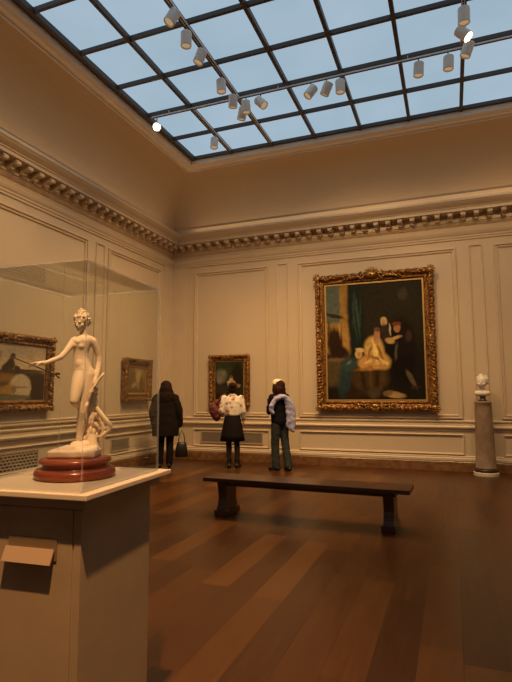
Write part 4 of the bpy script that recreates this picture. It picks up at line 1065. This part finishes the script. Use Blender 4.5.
# ------------------------------------------------------------------ tracks and heads
TZ = 6.485
def track(label, a, b, dz=0.0):
    c = ((a[0]+b[0])/2, (a[1]+b[1])/2)
    ang = math.atan2(b[1]-a[1], b[0]-a[0]); ln = math.hypot(b[0]-a[0], b[1]-a[1])/2
    t = thing('lighting_track', label, 'track', (c[0], c[1], TZ+dz), ang)
    bm = bmesh.new(); box(bm, -ln, ln, -0.022, 0.022, 0.0, 0.022); obj('rail', bm, M_track, t)
    obj('channel', boxbm(-ln+0.01, ln-0.01, -0.008, 0.008, -0.006, 0.0), M_trackd, t)
    for f in (-0.9, -0.3, 0.3, 0.9):
        bm = bmesh.new(); tube(bm, [(f*ln, 0, 0.022), (f*ln, 0, Zs-TZ-0.035-dz)], 0.006, 8); obj('hanger', bm, M_track, t)
    return t
XA = SX0+2*PX+0.05; YT = SY1-2*PY-0.06; XC = SX0+6*PX-0.02
track('lighting track running lengthwise below the third skylight bar from the left', (XA, 3.2), (XA, 9.35), 0.032)
track('long pale lighting track running across the skylight parallel to the back wall', (-4.92, YT), (2.0, YT))
track('lighting track running lengthwise under the skylight at the far right', (XC, 4.6), (XC, 7.6), 0.032)
track('short lighting track by the left corner of the skylight near the back wall', (SX0+PX+0.06, 7.75), (SX0+PX+0.06, 9.35), 0.032)

def head(label, pos, aim, power, zt=0.0, col=(1.0, 0.585, 0.225), lens='lit', size=math.radians(95), ln=0.205, blend=1.0, rad=0.075):
    """can-shaped head: pos = centre of can, aim = direction of the light"""
    d = Vector(aim).normalized()
    p = Vector(pos)
    t = thing('track_light', label, 'spotlight', tuple(p), 0, 'spotlights under the skylight')
    rot = d.to_track_quat('-Z', 'Y').to_matrix().to_4x4()
    bm = bmesh.new()
    lathe(bm, [(rad*0.94, -ln/2), (rad, -ln/2+0.006), (rad, ln/2-0.015), (rad*0.93, ln/2-0.004), (rad*0.6, ln/2)], 28)
    # open mouth with a recessed inside
    bm.faces.ensure_lookup_table()
    bot = min(bm.faces, key=lambda f: f.calc_center_median().z if len(f.verts) > 4 else 9)
    r_ = bmesh.ops.inset_individual(bm, faces=[bot], thickness=0.008)
    bmesh.ops.translate(bm, verts=bot.verts[:], vec=(0, 0, 0.03))
    bm.transform(rot)
    obj('housing', bm, M_head, t, smooth=False)
    bm = bmesh.new(); lathe(bm, [(rad*0.80, -ln/2+0.020), (rad*0.80, -ln/2+0.026)], 24); bm.transform(rot)
    obj('lens', bm, {'lit': M_lens, 'bright': M_lenslit, 'dim': M_lensdim}[lens], t)
    top = rot @ Vector((0, 0, ln/2-0.01))
    bm = bmesh.new(); tube(bm, [(0, 0, zt-p.z), (top.x*0.3, top.y*0.3, max(top.z+0.015, 0.0)), top*0.96], 0.009, 8)
    ell(bm, top*0.96, 0.018, sub=2)
    obj('stem', bm, M_trackd, t)
    if power:
        L_ = bpy.data.lights.new('lamp', 'SPOT'); L_.energy = power; L_.color = col; L_.spot_size = size; L_.spot_blend = blend; L_.shadow_soft_size = 0.05
        lo = bpy.data.objects.new('lamp', L_); link(lo, t)
        lo.matrix_local = Matrix.Translation(d*(ln/2+0.01)) @ rot
    return t

PWR = 128
zc = 6.30
heads = [
 ('nearest tilted can spotlight at top left, its lens facing the viewer', (XA, 5.42, 6.36), (-0.30, -0.28, -0.80), 0.5, 'lit'),
 ('upright can spotlight just below the tilted one nearest the left', (XA, 5.80, 6.31), (-0.03, 0.05, -1), 1, 'lit'),
 ('leaning spotlight on the lengthwise track, its side catching warm light', (XA, 6.22, 6.33), (-0.30, -0.12, -0.9), 1, 'lit'),
 ('upright spotlight alone on the lengthwise track above the track crossing', (XA, 6.95, 6.31), (0.05, 0.02, -1), 1, 'lit'),
 ('leftmost spotlight of the cluster at the track crossing', (XA, 7.42, 6.32), (-0.12, 0.2, -1), 1, 'lit'),
 ('middle spotlight of the cluster at the track crossing, hanging lowest', (XA+0.02, 7.78, 6.29), (-0.25, 0.1, -1), 1, 'lit'),
 ('right upright spotlight of the cluster at the track crossing', (-3.07, YT, 6.31), (0.04, 0.12, -1), 1, 'lit'),
 ('strongly tilted spotlight right of the crossing, lens pointing to the right', (-2.80, YT, 6.33), (0.55, -0.1, -0.6), 0.6, 'lit'),
 ('small spotlight by itself above the far left corner of the skylight', (SX0+PX+0.06, 8.58, 6.31), (0.0, -0.12, -1), 1, 'lit'),
 ('glowing spotlight against the left edge of the skylight frame', (-4.82, YT, 6.31), (0.50, -0.80, -0.62), 0.5, 'bright'),
 ('left tilted spotlight of the trio before the back wall, lens showing', (-1.94, YT, 6.33), (-0.50, -0.25, -0.75), 1, 'lit'),
 ('middle tilted spotlight of the trio before the back wall', (-1.68, YT, 6.32), (-0.42, 0.15, -0.8), 1, 'lit'),
 ('upright spotlight at the right end of the trio before the back wall', (-1.46, YT, 6.31), (0.0, 0.05, -1), 1, 'lit'),
 ('left of two upright spotlights on the cross track at the right', (-0.27, YT, 6.31), (-0.08, 0.06, -1), 1, 'lit'),
 ('right of two upright spotlights on the cross track at the right', (0.15, YT, 6.31), (-0.05, 0.06, -1), 1, 'lit'),
 ('topmost spotlight at the far right, nearest the viewer on its track', (XC, 6.70, 6.31), (-0.02, 0.1, -1), 1, 'lit'),
 ('tilted spotlight at the far right with bright warm light on its side', (XC, 7.08, 6.33), (0.60, -0.12, -0.75), 0.7, 'bright'),
 ('lowest spotlight at the far right, partly behind its tilted neighbour', (XC+0.06, 7.42, 6.31), (-0.35, 0.1, -0.9), 1, 'lit'),
]
for lb, pos, aim, k, lens in heads:
    head(lb, pos, aim, PWR*k, zt=(TZ-0.008 if pos[1] == YT else TZ+0.024), lens=lens, size=math.radians(98))

# unseen lamps without fixtures, off the tracks; all but the statue's added for brightness
def unseen_spot(pos, target, power, size=80, col=(1.0, 0.585, 0.225), soft=0.06):
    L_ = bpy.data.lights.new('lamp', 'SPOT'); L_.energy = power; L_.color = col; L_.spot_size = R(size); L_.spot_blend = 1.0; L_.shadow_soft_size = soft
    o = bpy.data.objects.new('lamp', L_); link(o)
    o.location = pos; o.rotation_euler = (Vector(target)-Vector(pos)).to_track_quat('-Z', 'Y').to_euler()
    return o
unseen_spot((-0.05, -0.15, 6.3), (-1.45, 1.72, 1.3), 2000, 42, (1.0, 0.56, 0.24))            # on the statue
unseen_spot((-1.6, 6.2, 6.33), (-1.45, 10.6, 2.4), 390, 75)             # on the large painting
unseen_spot((-2.4, 6.3, 6.33), (-4.6, 10.6, 1.7), 340, 70)             # on the small painting
unseen_spot((-3.0, 4.6, 6.33), (-6.1, 5.9, 1.9), 290, 80)               # on the landscape
unseen_spot((-3.0, 8.0, 6.33), (-6.1, 9.0, 2.0), 210, 80)
unseen_spot((1.10, 6.6, 6.33), (1.2, 10.6, 2.2), 255, 85)

# guessed lamp strips, added on top of the cornice to brighten the cove
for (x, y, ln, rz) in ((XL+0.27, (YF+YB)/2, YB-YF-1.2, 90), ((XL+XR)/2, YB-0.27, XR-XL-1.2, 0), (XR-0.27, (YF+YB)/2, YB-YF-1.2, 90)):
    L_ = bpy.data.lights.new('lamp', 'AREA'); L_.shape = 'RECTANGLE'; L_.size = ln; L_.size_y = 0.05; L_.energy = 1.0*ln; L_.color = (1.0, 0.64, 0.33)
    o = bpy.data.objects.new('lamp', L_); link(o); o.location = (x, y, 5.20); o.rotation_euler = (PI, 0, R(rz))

# ------------------------------------------------------------------ world, camera
w = bpy.data.worlds.new('World'); scene.world = w; w.use_nodes = True
w.node_tree.nodes['Background'].inputs['Color'].default_value = (0.30, 0.44, 0.56, 1)
w.node_tree.nodes['Background'].inputs['Strength'].default_value = 0.6

cam = bpy.data.cameras.new('camera'); co = bpy.data.objects.new('camera', cam); COL.objects.link(co)
right = Vector((0.934534, 0.355853, -0.003845)); up = Vector((0.040732, -0.096226, 0.994526)); fwd = Vector((-0.353535, 0.929575, 0.104421))
mw = Matrix.Identity(4)
for i in range(3):
    mw[i][0] = right[i]; mw[i][1] = up[i]; mw[i][2] = -fwd[i]
mw[0][3], mw[1][3], mw[2][3] = 0.0, 0.0, 1.45
co.matrix_world = mw
cam.sensor_fit = 'VERTICAL'; cam.sensor_height = 36.0; cam.lens = 512/682*36.0
cam.clip_start = 0.05
scene.camera = co
vs = scene.view_settings
vs.view_transform = 'Standard'; vs.look = 'None'; vs.gamma = 1.0; vs.exposure = 0.0; vs.use_curve_mapping = False
